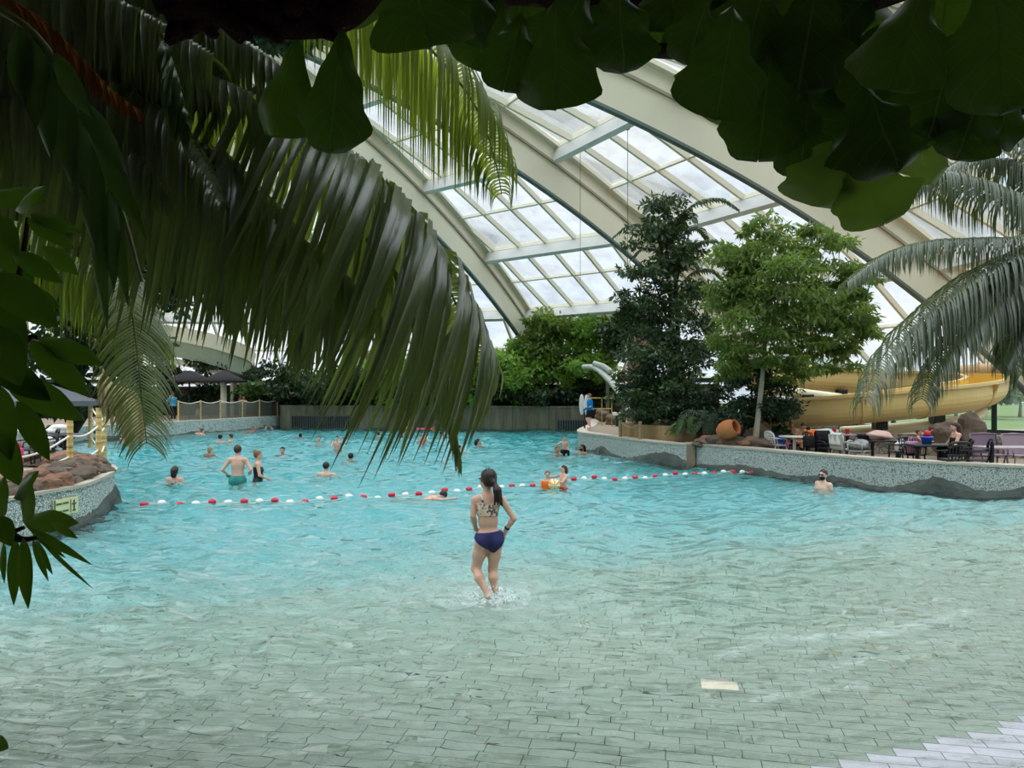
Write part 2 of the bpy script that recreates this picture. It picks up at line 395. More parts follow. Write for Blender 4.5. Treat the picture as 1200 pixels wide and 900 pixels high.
def water_mat():
    t = NT('pool_water'); p = t.pos()
    mp = t.n('ShaderNodeMapping'); mp.inputs['Scale'].default_value = (0.75, 1.6, 1.0); t.L(p, mp.inputs[0])
    h = t.math('ADD', t.math('MULTIPLY', t.noise(2.3, 1.2, mp.outputs[0], 0.5), 1.0), t.math('MULTIPLY', t.noise(5.5, 0.5, mp.outputs[0]), 0.35))
    nb = t.bump(h, 1.0, 0.19)
    g = t.n('ShaderNodeBsdfGlass'); g.inputs['IOR'].default_value = 1.33; g.inputs['Roughness'].default_value = 0.0
    g.inputs['Color'].default_value = (1, 1, 1, 1); t.L(nb, g.inputs['Normal'])
    a = t.n('ShaderNodeAttribute', attribute_name='foam')
    fo = t.math('MULTIPLY', a.outputs['Fac'], t.math('MULTIPLY_ADD', t.noise(16, 5, p, 0.7), 3.0, -1.1, clamp=True), clamp=True)
    d = t.n('ShaderNodeBsdfDiffuse'); t.set(d.inputs[0], lin(226, 240, 236))
    t.L(t.mixsh(fo, g.outputs[0], d.outputs[0]), t.out.inputs['Surface'])
    va = t.n('ShaderNodeVolumeAbsorption'); t.set(va.inputs['Color'], (0.25, 0.92, 0.94)); va.inputs['Density'].default_value = 0.34
    t.L(va.outputs[0], t.out.inputs['Volume'])
    return t.m
M['water'] = water_mat()

def glass_mat(name, dirt=0.18):
    t = NT(name); tr = t.n('ShaderNodeBsdfTransparent'); t.set(tr.inputs[0], (0.93, 0.96, 0.97))
    gl = t.n('ShaderNodeBsdfGlossy'); gl.inputs['Roughness'].default_value = 0.05
    lw = t.n('ShaderNodeLayerWeight'); lw.inputs[0].default_value = 0.12
    df = t.n('ShaderNodeBsdfTranslucent'); t.set(df.inputs[0], lin(210, 222, 226))
    f = t.math('MULTIPLY', t.math('MULTIPLY_ADD', t.noise(0.9, 6, t.pos(), 0.7), 3.0, -1.15, clamp=True), dirt*2)
    a = t.mixsh(f, tr.outputs[0], df.outputs[0])
    return t.done(t.mixsh(t.math('MULTIPLY', lw.outputs['Fresnel'], 0.6), a, gl.outputs[0]))
M['glass'] = glass_mat('roof_glass')
M['winglass'] = glass_mat('window_glass', 0.08)

def mesh_net():
    t = NT('fence_net'); p = t.obj(); s = t.n('ShaderNodeSeparateXYZ'); t.L(p, s.inputs[0])
    a = t.math('FRACT', t.math('MULTIPLY', t.math('ADD', s.outputs[0], s.outputs[2]), 14.0)); b = t.math('FRACT', t.math('MULTIPLY', t.math('SUBTRACT', s.outputs[0], s.outputs[2]), 14.0))
    k = t.math('MAXIMUM', t.math('LESS_THAN', a, 0.3), t.math('LESS_THAN', b, 0.3))
    tr = t.n('ShaderNodeBsdfTransparent')
    return t.done(t.mixsh(k, tr.outputs[0], t.princ(lin(120, 124, 112), 0.8)))
M['net'] = mesh_net()

def floral_mat():
    t = NT('floral_fabric'); p = t.obj(); v = t.n('ShaderNodeTexVoronoi'); v.inputs['Scale'].default_value = 34; t.L(p, v.inputs['Vector'])
    s = t.n('ShaderNodeSeparateColor'); t.L(v.outputs['Color'], s.inputs[0])
    c = t.ramp(s.outputs[0], [(0.0, lin(206, 190, 164)), (0.34, lin(214, 198, 170)), (0.36, lin(74, 92, 108)), (0.55, lin(84, 104, 96)), (0.57, lin(196, 120, 112)), (0.72, lin(206, 160, 120)), (0.74, lin(150, 160, 140)), (1.0, lin(220, 206, 180))])
    return t.done(t.princ(c, 0.8, 0.2))
M['floral'] = floral_mat()
def skin_mat(name, c):
    t = NT(name); f = t.noise(9, 3, t.obj()); b = t.n('ShaderNodeBsdfPrincipled')
    t.set(b.inputs['Base Color'], t.mix(f, mul(c, 0.92), mul(c, 1.06))); b.inputs['Roughness'].default_value = 0.5
    b.inputs['Specular IOR Level'].default_value = 0.35
    return t.done(b.outputs[0])
M['skin'] = skin_mat('skin_fair', lin(214, 170, 148)); M['skinpale'] = skin_mat('skin_pale', lin(224, 186, 166))
M['skintan'] = skin_mat('skin_tan', lin(186, 134, 104)); M['skingirl'] = skin_mat('skin_light', lin(206, 166, 142))
M['hairdark'] = plain('hair_dark', lin(34, 24, 20), 0.5, 0.4, 0.3, 30); M['hairbrown'] = plain('hair_brown', lin(66, 42, 30), 0.5, 0.4, 0.3, 30)
M['hairblond'] = plain('hair_blond', lin(176, 140, 92), 0.55, 0.3, 0.2, 30); M['hairlight'] = plain('hair_light_brown', lin(120, 84, 56), 0.55, 0.3, 0.2, 30)
M['splash'] = plain('splash_water', lin(228, 240, 236), 0.25, 0.5, 0.03)
M['plate'] = plain('stone_plate', lin(248, 238, 214), 0.7, 0.3, 0.06, 20)
M['lawn'] = plain('lawn', lin(104, 122, 78), 0.95, 0.1, 0.2, 0.4)
# ---------------------------------------------------------------- camera, world
cam = bpy.data.cameras.new('camera'); co = bpy.data.objects.new('camera', cam); COL.objects.link(co); SC.camera = co
cam.sensor_width = 36; cam.lens = 27; cam.shift_y = 10/1200; cam.clip_end = 600; cam.clip_start = 0.05
co.location = (0, 0, CAMZ); co.rotation_euler = (PI/2, 0, 0)
w = bpy.data.worlds.new('overcast_sky'); SC.world = w; w.use_nodes = True
nt = w.node_tree; nt.nodes.clear()
tc = nt.nodes.new('ShaderNodeTexCoord'); mp = nt.nodes.new('ShaderNodeMapping'); mp.inputs['Scale'].default_value = (1, 1, 2.2)
nz = nt.nodes.new('ShaderNodeTexNoise'); nz.inputs['Scale'].default_value = 2.6; nz.inputs['Detail'].default_value = 6; nz.inputs['Roughness'].default_value = 0.6
rp = nt.nodes.new('ShaderNodeValToRGB'); bg = nt.nodes.new('ShaderNodeBackground'); ow = nt.nodes.new('ShaderNodeOutputWorld')
rp.color_ramp.elements[0].position = 0.32; rp.color_ramp.elements[0].color = (0.70, 0.80, 0.93, 1)
rp.color_ramp.elements[1].position = 0.62; rp.color_ramp.elements[1].color = (0.98, 0.99, 1.0, 1)
bg.inputs[1].default_value = 1.0
nt.links.new(tc.outputs['Generated'], mp.inputs[0]); nt.links.new(mp.outputs[0], nz.inputs['Vector']); nt.links.new(nz.outputs['Fac'], rp.inputs[0])
sx = nt.nodes.new('ShaderNodeSeparateXYZ'); nt.links.new(tc.outputs['Generated'], sx.inputs[0])
mr = nt.nodes.new('ShaderNodeMapRange'); mr.interpolation_type = 'SMOOTHSTEP'       # thin cloud in front of a high sun: brighter overhead
for k_, v_ in ((1, 0.34), (2, 0.86), (3, 1.0), (4, ZENITH)): mr.inputs[k_].default_value = v_
nt.links.new(sx.outputs[2], mr.inputs[0]); nt.links.new(mr.outputs[0], bg.inputs[1])
nt.links.new(rp.outputs[0], bg.inputs[0]); nt.links.new(bg.outputs[0], ow.inputs[0])
SC.view_settings.view_transform = 'Standard'; SC.view_settings.look = 'None'; SC.view_settings.gamma = 1
SC.view_settings.use_curve_mapping = False; SC.view_settings.exposure = EXPOSURE
SC.cycles.max_bounces = 9; SC.cycles.diffuse_bounces = 4; SC.cycles.glossy_bounces = 3; SC.cycles.transmission_bounces = 6
SC.cycles.transparent_max_bounces = 12; SC.cycles.use_denoising = True; SC.cycles.sample_clamp_indirect = 4

# ---------------------------------------------------------------- pool floor and water
R1P = [(2.97, 33.9), (3.54, 31.9), (4.03, 30.2), (4.86, 27.6), (5.85, 25.75)]
R2P = [(5.95, 26.3), (7.17, 23.9), (8.4, 21.6), (9.37, 20.07), (10.5, 18.9), (11.9, 17.9), (14.4, 16.4), (20, 14.5), (26, 13)]
LBP = [(-8.0, 6.0), (-8.3, 11), (-8.25, 13.2), (-8.1, 14.4), (-8.5, 16), (-9.1, 17.6), (-10.2, 19), (-12, 20.2), (-17, 26), (-21, 32), (-21.2, 37), (-20.6, 40), (-19.4, 43.6), (-18.2, 48), (-16.5, 55)]
FARP = [(-16.3, 54.0), (-6, 52.4), (5.2, 50.4)]
def shore(x, y): return (x-2.0)*-0.39+(y-5.19)*0.92
def floor_z(x, y):
    t = shore(x, y)+0.75
    if t < 0: return -0.014*t
    return -max(0.0, min(2.3, 0.012*t+0.002*t*t))
xs = np.linspace(-34, 30, 90); ys = np.concatenate([np.linspace(-3, 14, 60), np.linspace(14.6, 57, 60)])
V = np.array([[x, y, floor_z(x, y)] for y in ys for x in xs]); nx = len(xs)
F = np.array([[j*nx+i, j*nx+i+1, (j+1)*nx+i+1, (j+1)*nx+i] for j in range(len(ys)-1) for i in range(nx-1)])
mkobj('floor', V, F, M['tile'], None, True, kind='structure')

def water_h(X, Y):
    r = np.random.default_rng(11); Z = np.zeros_like(X)
    for i in range(46):
        lam = 0.35*(1.085**i)                    # 0.35 m .. 14 m
        if lam > 5: break
        th = r.normal(0, 0.75); kx, ky = math.sin(th)*2*PI/lam, math.cos(th)*2*PI/lam
        w_ = np.cos(kx*X+ky*Y+r.uniform(0, 6.28)+0.6*np.sin(0.31*X+0.23*Y+i)+0.5*np.sin(1.3*X-0.7*Y+2*i)); Z += 0.0088*lam**0.62*(1.35 if lam < 1.0 else 0.85)*(w_+0.35*w_*w_)
    t = (X-2.0)*-0.39+(Y-5.19)*0.92
    FZ = np.vectorize(floor_z)(X, Y) if X.size < 5000 else -np.clip(0.012*(t+.75)+0.002*(t+.75)**2, 0, 2.3)
    Z = Z*np.clip((t+0.1)/5.0, 0.02, 1.0)
    return np.where(t > -0.75, np.maximum(Z, FZ*0.55), Z)
rows = [3.4]
while rows[-1] < 57: rows.append(rows[-1]+max(0.055, rows[-1]*0.0052))
rows = np.array(rows); cols = np.linspace(-1, 1, 430)
X = np.array([[c*(8+0.62*y) for c in cols] for y in rows]); Y = np.repeat(rows[:, None], len(cols), 1)
Z = water_h(X, Y); foam = np.zeros_like(X)
def crest(pts, h, wd, fo):                       # a travelling ripple crest
    global Z, foam
    p = np.array([[q.x, q.y] for q in smooth_path(pts, 10)])
    D = np.full(X.shape, 9.0)
    for a, b in zip(p[:-1], p[1:]):
        ba = b-a; tt = np.clip(((X-a[0])*ba[0]+(Y-a[1])*ba[1])/(ba@ba), 0, 1)
        D = np.minimum(D, np.hypot(X-a[0]-tt*ba[0], Y-a[1]-tt*ba[1]))
    Z += h*np.exp(-(D/wd)**2); foam += fo*np.exp(-(D/(wd*1.1))**2)
crest([G(846, 772), G(900, 755), G(980, 748), G(1060, 740), G(1130, 720)], 0.018, 0.10, 0.40)
crest([G(930, 792), G(1000, 778), G(1070, 772)], 0.012, 0.08, 0.25)
crest([G(880, 822), G(950, 812), G(1010, 803)], 0.008, 0.05, 0.35)
crest([G(700, 690), G(740, 740), G(800, 770)], 0.012, 0.12, 0.15)
gx, gy = G(574, 706).x, G(574, 706).y
D = np.hypot(X-gx, (Y-gy)*1.0); foam += 0.75*np.exp(-(D/0.42)**2)+0.22*np.exp(-(D/1.1)**2); Z += 0.02*np.exp(-(D/0.5)**2)*np.cos(D*16)
Z -= 9.0*0
nC = len(cols); W_ = np.stack([X, Y, Z], -1).reshape(-1, 3)
idx = np.arange(len(rows)*nC).reshape(len(rows), nC)
F = np.stack([idx[:-1, :-1], idx[:-1, 1:], idx[1:, 1:], idx[1:, :-1]], -1).reshape(-1, 4)
poly = [(-8.0, 3.0)]+LBP+FARP+[(4.2, 42), (3.2, 36.6)]+R1P+R2P+[(26, 3)]
ins = np.zeros(len(W_), bool); px_, py_ = W_[:, 0], W_[:, 1]
for (x0, y0), (x1, y1) in zip(poly, poly[1:]+poly[:1]):
    c_ = ((y0 > py_) != (y1 > py_)) & (px_ < (x1-x0)*(py_-y0)/((y1-y0) or 1e-9)+x0); ins ^= c_
F = F[ins[F].any(1)]
used_ = np.unique(F); remap = np.full(len(W_), -1); remap[used_] = np.arange(len(used_)); F = remap[F]; W_ = W_[used_]; foam = foam.ravel()[used_]
wat = mkobj('pool_water', W_, F, M['water'], None, True, 'clear turquoise wave pool water rippling over the tiled beach', 'water', kind='stuff')
at = wat.data.attributes.new('foam', 'FLOAT', 'POINT'); at.data.foreach_set('value', np.clip(foam, 0, 1).astype(np.float32).ravel())

# ---------------------------------------------------------------- dome
HA = 11.1; DC = Vector((-1.43*HA, 2.03*HA, CAMZ-4.92*HA)); DR = 6.28*HA
def dome(th, R, off=0.0):                        # point of the dome at azimuth th (deg), plan radius R (in HA)
    r = R*HA; z = math.sqrt(DR*DR-r*r); k = (DR+off)/DR; a = math.radians(th)
    return DC+Vector((r*math.cos(a), r*math.sin(a), z))*k
RINGS = [3.874, 3.23, 2.71, 2.09, 1.45, 0.8, 0.22]; STEP = 22.5
ARCHES = [62.25+STEP*k for k in range(-5, 4)]
for i, th in enumerate(ARCHES):
    a = math.radians(th); side = Vector((-math.sin(a), math.cos(a), 0))
    Rs = np.linspace(3.90, 0.22, 40)
    def ring_band(o0, o1, hw):
        mb = MB(); vs = []
        for R in Rs:
            p0, p1 = dome(th, R, o0), dome(th, R, o1)
            vs += [p0-side*hw, p0+side*hw, p1+side*hw, p1-side*hw]
        n = len(Rs)
        fs = [(j*4+k, j*4+(k+1) % 4, (j+1)*4+(k+1) % 4, (j+1)*4+k) for j in range(n-1) for k in range(4)]
        return mb.add(vs, fs+[(0, 1, 2, 3), (n*4-1, n*4-2, n*4-3, n*4-4)])
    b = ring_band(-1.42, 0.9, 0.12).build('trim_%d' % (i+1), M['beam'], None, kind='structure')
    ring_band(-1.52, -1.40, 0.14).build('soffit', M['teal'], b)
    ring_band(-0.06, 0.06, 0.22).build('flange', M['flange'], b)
    ring_band(0.72, 0.9, 0.42).build('gutter', M['bar'], b)
nb = len(ARCHES)
def chord(th0, k_or_R, s, off):                  # s: metres from the middle of the bay along the chord
    R = k_or_R; a, b = dome(th0, R, off), dome(th0+STEP, R, off); L = (b-a).length
    return a+(b-a)*(0.5+s/L), L/2
for i, th in enumerate(ARCHES[:-1]):
    pane = MB(); bars = MB(); tcount = nb+1
    for k in range(len(RINGS)-1):
        R0, R1 = RINGS[k], RINGS[k+1]
        q = [dome(th, R0, 1.0), dome(th+STEP, R0, 1.0), dome(th+STEP, R1, 1.0), dome(th, R1, 1.0)]
        pane.add(q, [(0, 1, 2, 3)])
        ss = [s*2.07+1.03 for s in range(-5, 5)]
        for s in ss:
            p0, c0 = chord(th, R0, s, 0.86); p1, c1 = chord(th, R1, s, 0.86)
            if abs(s) > c0-0.2: continue
            if abs(s) > c1:
                f = (c0-abs(s))/(c0-c1); e = dome(th+(STEP if s > 0 else 0), R0+(R1-R0)*f, 0.86)
            else: e = p1
            up = (dome(th+STEP/2, R0)-DC).normalized()
            bars.sweep([p0, e], [(-0.075, -0.14), (0.075, -0.14), (0.075, 0.14), (-0.075, 0.14)], True, [up, up])
        m0, m1 = dome(th, (R0+R1)/2, 0.86), dome(th+STEP, (R0+R1)/2, 0.86)
        m0 = (dome(th, R0, .86)+dome(th, R1, .86))/2; m1 = (dome(th+STEP, R0, .86)+dome(th+STEP, R1, .86))/2
        up = (dome(th+STEP/2, R0)-DC).normalized()
        bars.sweep([m0, m1], [(-0.05, -0.1), (0.05, -0.1), (0.05, 0.1), (-0.05, 0.1)], True, [up, up])
        # sill of each row of panes, just above the purlin
        a_, b_ = dome(th, R0, 0.84), dome(th+STEP, R0, 0.84)
        bars.sweep([a_, b_], [(-0.16, -0.14), (0.16, -0.14), (0.16, 0.14), (-0.16, 0.14)], True, [up, up])
    wn = pane.build('window_%d' % (i+1), M['glass'], None, kind='structure')
    bars.build('glazing_bars', M['bar'], wn)
    for k in range(1, len(RINGS)-1):
        a_, b_ = dome(th, RINGS[k], 0.42), dome(th+STEP, RINGS[k], 0.42); up = (dome(th+STEP/2, RINGS[k])-DC).normalized()
        pu = MB().sweep([a_, b_], [(-0.15, -0.42), (0.15, -0.42), (0.15, 0.40), (-0.15, 0.40)], True, [up, up])
        pu.build('trim_%d' % (20+i*6+k), M['purlin'], None, kind='structure')
# ring wall of windows at the foot of the dome
def rim(th, R, z): a = math.radians(th); return Vector((DC.x+R*HA*math.cos(a), DC.y+R*HA*math.sin(a), z))
zt = dome(0, 3.874, 0.9).z
for i, th in enumerate(ARCHES[:-1]):
    lowpts = [rim(th+STEP*j/4, 3.874, 0) for j in range(5)]
    pane = MB(); fr = MB(); sill = MB()
    A, B = rim(th, 3.874, 0), rim(th+STEP, 3.874, 0); d = (B-A).normalized(); rz = math.atan2(d.y, d.x); Lc = (B-A).length
    pane.box(((A.x+B.x)/2, (A.y+B.y)/2, (0.6+zt)/2), (Lc, 0.03, zt-0.6), rz)
    for s in range(0, 5):
        c = A+(B-A)*(s/4); fr.box((c.x, c.y, (0.5+zt)/2), (0.16, 0.2, zt-0.5), rz)
    for z, h in ((0.62, 0.14), (zt-0.05, 0.2)): fr.box(((A.x+B.x)/2, (A.y+B.y)/2, z), (Lc, 0.2, h), rz)
    wn = pane.build('window_%d' % (11+i), M['winglass'], None, kind='structure')
    fr.build('window_frame', M['green'], wn)
    MB().box(((A.x+B.x)/2, (A.y+B.y)/2, 0.0), (Lc+0.3, 0.4, 1.1), rz).build('wall_plinth_%d' % (i+1), M['stonewall'], None, kind='structure')
# outside ground
MB().sheet(lambda a, b: (-160+320*a, -60+260*b, -2.6 if False else -0.1 if math.hypot(-160+320*a-DC.x, -60+260*b-DC.y) > 48 else -4.0), 60, 50).build('ground', M['lawn'], None, kind='structure')

# ---------------------------------------------------------------- decks, banks and pool walls
def band(pts, z0, z1, t0, t1, sgn=1):            # solid wall along a plan path, t0..t1 to the side
    pts = [Vector((x, y, 0)) for x, y in pts]
    return MB().sweep(pts, [(t0*sgn, z0), (t1*sgn, z0), (t1*sgn, z1), (t0*sgn, z1)])
sp = lambda pts, n=6: [(q.x, q.y) for q in smooth_path([(x, y, 0) for x, y in pts], n)]
r1 = sp([(5.2, 50.4), (4.2, 42), (3.2, 36.6)]+R1P); r2 = sp(R2P); lb = sp(LBP)
# right: planted peninsula and the lower terrace behind its parapet
pw = band(r1, -2.5, 0.74, 0, -0.35).build('wall_peninsula', M['mosaic'], None, kind='structure')
band(r1, 0.74, 0.80, 0.03, -0.45).build('coping', M['coping'], pw)
tw = band(r2, -2.5, 0.76, 0, -0.35).build('wall_right', M['mosaic'], None, kind='structure')
band(r2, 0.76, 0.82, 0.03, -0.45).build('coping', M['coping'], tw)
MB().prism(r1[::-1][:1]+[(x+0.3, y) for x, y in r1[::-1]]+[(14, 50), (14, 34), (9.2, 29.5), (6.5, 27.2)], -2.5, 0.76).build('deck_peninsula', M['deck'], None, kind='structure')
MB().prism([(x+0.1, y+0.2) for x, y in r2]+[(30, 20), (30, 44), (8, 44), (8.0, 29.0)], -2.5, 0.42).build('deck_terrace', M['deck'], None, kind='structure')
# steps where the two walls meet
st = MB()
for i in range(3): st.box((5.88+0.02*i, 26.0+0.12*i, 0.12+0.2*i), (0.35, 0.3, 0.2), -0.6)
st.build('pool_steps', M['mosaic'], None, kind='structure')
# dark rock skirts at the water line
def skirt(name, pts, hfun, depth, sgn):
    pts = [Vector((x, y, 0)) for x, y in sp(pts, 14)]; vs = []; rr = random.Random(3); n = len(pts)
    for i, p in enumerate(pts):
        t = (pts[min(i+1, n-1)]-pts[max(i-1, 0)]).normalized(); nn = Vector((t.y, -t.x, 0))*sgn
        h = hfun(i/(n-1))+rr.uniform(-0.035, 0.035); d = depth+rr.uniform(-0.03, 0.05)
        vs += [p+Vector((0, 0, -0.5)), p+nn*(d+0.05)+Vector((0, 0, -0.5)), p+nn*d+Vector((0, 0, 0.0)), p+nn*d*0.6+Vector((0, 0, h*0.6)), p+Vector((0, 0, h))]
    MB().add(vs, [(i*5+k, i*5+k+1, (i+1)*5+k+1, (i+1)*5+k) for i in range(n-1) for k in range(4)]).build(name, M['rockdark'], None, kind='structure')
bump = lambda x, c, w_: math.exp(-((x-c)/w_)**2)
skirt('trim_rock_peninsula', R1P, lambda f: 0.02+0.30*bump(f, 0.33, 0.12)+0.42*bump(f, 0.85, 0.16), 0.12, 1)
skirt('trim_rock_terrace', R2P, lambda f: 0.09+0.16*bump(f, 0.13, 0.06)+0.16*bump(f, 0.30, 0.05)+0.34*bump(f, 0.50, 0.055)+0.40*bump(f, 0.68, 0.07), 0.12, 1)
skirt('trim_rock_left', LBP[9:], lambda f: 0.12+0.16*bump(f, 0.35, 0.10)+0.1*bump(f, 0.7, .05), 0.15, 1)
skirt('trim_rock_planter', LBP[2:8], lambda f: 0.16+0.28*bump(f, 0.60, 0.22), 0.1, 1)
# left bank
lw_ = band(lb[:43], -2.5, 0.74, 0, -0.3).build('wall_left', M['mosaicpale'], None, kind='structure')
band(lb[:43], 0.74, 0.80, 0.05, -0.12).build('coping', M['coping'], lw_)
lw2 = band(lb[42:], -2.5, 0.86, 0, -0.35).build('wall_left_far', M['mosaicwhite'], None, kind='structure')
MB().prism([(x-0.1, y) for x, y in lb]+[(-30, 58), (-40, 40), (-34, 6)], -2.5, 0.72).build('deck_left', M['deck'], None, kind='structure')
# far wall with its planted bed
fw = band(FARP, -2.6, 1.55, 0, -0.5, 1).build('wall_far', M['concrete'], None, kind='structure')
band(FARP, 1.50, 1.62, 0.04, -0.55, 1).build('coping', M['concrete'], fw)
MB().prism([(-16.3, 54.4), (-6, 52.8), (5.2, 50.8), (14, 50), (16, 62), (-4, 66), (-22, 66)], -2.0, 1.6).build('ground_far_bed', M['soil'], None, kind='structure')
MB().prism([(-40, 58), (-16.4, 55.2), (-17, 66), (-40, 70)], -2.0, 0.7).build('ground_left_bed', M['deck'], None, kind='structure')
band([(-23, 60), (-16, 57.8), (-6, 56.2), (6, 54.4), (14, 52)], 1.0, 3.1, 0, -1.5).build('ground_far_bank', M['soil'], None, kind='structure')
band([(-36, 54), (-28, 61), (-17, 61.5)], 0.5, 3.0, 0, -1.5).build('ground_left_bank', M['soil'], None, kind='structure')
# grilles in the far wall
def grille(label, x0, x1, yfun, z0, z1):
    g = thing('wall_grille', label, 'grille', ((x0+x1)/2, yfun((x0+x1)/2), z0))
    fr = MB(); n = max(6, int((x1-x0)/0.16)); back = MB()
    L = x1-x0; sl = (yfun(x1)-yfun(x0))/L; rz = math.atan(sl)
    back.box((0, 0.0, (z1-z0)/2), (L, 0.06, z1-z0), rz)
    for i in range(n+1):
        x = -L/2+L*i/n; fr.box((x, sl*x-0.07, (z1-z0)/2), (0.05, 0.08, z1-z0), rz)
    for z in (0.03, z1-z0-0.03): fr.box((0, -0.07, z), (L, 0.09, 0.06), rz)
    back.build('backing', M['black'], g); fr.build('bars', plain('grille_grey', lin(84, 92, 88), 0.6, 0.3), g)
grille('long dark slatted grille at the left end of the far concrete wall', -15.4, -11.2, lambda x: 54.0-0.155*(x+16.3)-0.06, -0.05, 0.92)
grille('short dark slatted grille in the far wall beside the lifeguard', 3.0, 5.1, lambda x: 52.4-0.1786*(x+6)-0.06, -0.05, 0.75)
# tan retaining wall and soil mounds of the peninsula bed
mw = sp([(4.35, 31.4), (4.75, 29.6), (5.5, 28.2), (6.6, 27.4)])
band(mw, 0.7, 1.30, 0, -0.25).build('wall_planter', M['tanwall'], None, kind='structure')
def mound(name, c, r, h, mat):
    def fn(a, b):
        q = 2*PI*b; rr = a*(1+0.18*math.sin(3*q+1)); x, y = c[0]+r[0]*rr*math.cos(q), c[1]+r[1]*rr*math.sin(q)
        return (x, y, c[2]-0.2+h*(1-a*a)+0.15*math.sin(x*2.3)*math.sin(y*1.9)*(1-a))
    MB().sheet(fn, 10, 28).build(name, mat, None, True, kind='structure')
mound('ground_peninsula_bed', (8.2, 31.5, 0.9), (3.9, 3.6), 0.9, M['soil'])
mound('ground_terrace_bed', (8.2, 26.6, 0.5), (2.2, 2.1), 0.75, M['soil'])
# unseen slabs and walls added around the camera to shade the foreground plants
MB().bbox((-2.5, -0.2, 5.6), (19, 6.6, 0.4), 0.05).build('shade_slab', M['concrete'], None, kind='structure')
MB().bbox((-7.2, 4.2, 5.62), (9.6, 2.4, 0.36), 0.05).build('shade_slab_front', M['concrete'], None, kind='structure')  # added slab keeping overhead sky off the upper-left fronds
MB().bbox((-6.4, 3.75, 5.63), (11.2, 1.3, 0.34), 0.05).build('shade_slab_left', M['concrete'], None, kind='structure')  # second added slab, shades the fronds further right
for cx_ in (-9.5, 6.6): MB().box((cx_, -0.2, 2.7), (0.4, 6.4, 5.4)).build('shade_wall_side_%s' % ('left' if cx_ < 0 else 'right'), M['stonewall'], None, kind='structure')
MB().box((0, -3.2, 2.5), (70, 0.4, 6.0)).build('shade_wall_back', M['stonewall'], None, kind='structure')  # unseen wall added behind the camera to darken the foreground
# ---------------------------------------------------------------- fronds and leaves
def frond_geo(path, L, n=60, droop=1.0, width=0.035, spread=0.9, fwd=0.5, t0=0.06, sides=(1, -1), seed=0, prof=None, curl=0.0, tipw=0.15, seg=6, lift=0.1):
    rr = random.Random(seed); pts = smooth_path(path, 10); m = len(pts)
    acc = [0]
    for a, b in zip(pts[:-1], pts[1:]): acc.append(acc[-1]+(b-a).length)
    tot = acc[-1]; mb = MB(); j = 0
    for i in range(n):
        t = t0+(1-t0)*(i+0.5)/n; s = t*tot
        j = max(k for k in range(m-1) if acc[k] <= s) if m > 2 else 0
        f = (s-acc[j])/max(acc[j+1]-acc[j], 1e-6); p = pts[j].lerp(pts[j+1], min(f, 1)); T = (pts[j+1]-pts[j]).normalized()
        S = T.cross(Vector((0, 0, 1)))
        S = S.normalized() if S.length > 0.05 else Vector((1, 0, 0))
        pl = prof(t) if prof else (min(1, 0.55+1.6*t) if t < 0.4 else 1.0-0.62*((t-0.4)/0.6)**1.6)
        for sd in sides:
            ln = L*pl*rr.uniform(0.88, 1.08); dr = droop*rr.uniform(0.8, 1.2)
            D0 = (T*fwd+S*sd*spread+Vector((0, 0, lift))).normalized(); q = p+Vector((0, 0, 0)); vs = []
            tw = rr.uniform(-0.35, 0.35); w0 = width*rr.uniform(0.85, 1.15)*(0.7+0.3*pl)
            for k in range(seg+1):
                a = k/seg; g = min(1.0, a*dr*1.5+0.12*dr); D = (D0*(1-g)+Vector((0, 0, -1))*g+T*curl*a).normalized()
                wv = (T-D*T.dot(D)); wv = wv.normalized() if wv.length > 0.1 else S
                wv = (wv*math.cos(tw)+D.cross(wv)*math.sin(tw))
                ww = w0*(0.55+0.45*min(1, a*5))*(1 if a < 0.45 else 1-(1-tipw)*((a-0.45)/0.55)**1.3)*0.5
                if k == seg: ww *= 0.25
                fold = D.cross(wv)*ww*0.45
                vs += [q-wv*ww+fold, q.copy(), q+wv*ww+fold]
                q = q+D*(ln/seg)
            mb.add(vs, [(k*3+e, k*3+e+1, k*3+e+4, k*3+e+3) for k in range(seg) for e in (0, 1)])
    return mb, pts
def add_frond(parent, path, L, mat, rib=0.014, ribmat=None, name='frond', **kw):
    mb, pts = frond_geo(path, L, **kw)
    o = mb.build(name, mat, parent, True)
    m = len(pts); rt = MB().tube(pts, [rib*(1-0.8*i/(m-1)) for i in range(m)], 6)
    rt.build('midrib', ribmat or M['midrib'], o, True); return o
def px(lst, d, d2=None):
    n = len(lst); return [P(u, v, d+((d2 if d2 is not None else d)-d)*i/(n-1)) for i, (u, v) in enumerate(lst)]

# coconut palm on the left bank, fronds hanging over the water
lp = thing('coconut_palm', 'large coconut palm leaning in at the upper left with long hanging grey-green fronds', 'palm tree', (0, 0, 0))
MB().tube(smooth_path([(-4.6, 3.2, 0.3), (-4.5, 3.5, 1.8), (-4.2, 3.9, 3.4), (-3.8, 4.2, 4.9)], 5), [0.2, 0.16, 0.15, 0.15, 0.15]+[0.14]*11, 14).build('trunk', M['trunk'], lp, True)
add_frond(lp, [Vector((-3.8, 4.2, 4.9))]+px([(90, 68), (200, 86), (290, 113), (380, 172), (450, 233), (510, 308), (546, 385), (560, 430)], 4.5, 5.0), 1.44, M['palmleft'], n=118, droop=0.95, width=0.044, curl=-0.55, spread=0.55, fwd=0.1, t0=0.22, seed=1, rib=0.02, prof=lambda t: 0.72+0.74*math.exp(-((t-0.74)/0.17)**2)-0.62*max(0, t-0.88)/0.12)
add_frond(lp, [Vector((-3.8, 4.2, 4.9))]+px([(120, 150), (200, 172), (260, 195), (312, 240), (350, 292), (376, 352)], 4.4, 4.7), 1.50, M['palmleft'], n=84, droop=1.1, curl=-0.25, width=0.056, spread=0.4, fwd=0.15, t0=0.25, seed=2, rib=0.018, prof=lambda t: 1.0-0.55*max(0, t-0.7)/0.3)
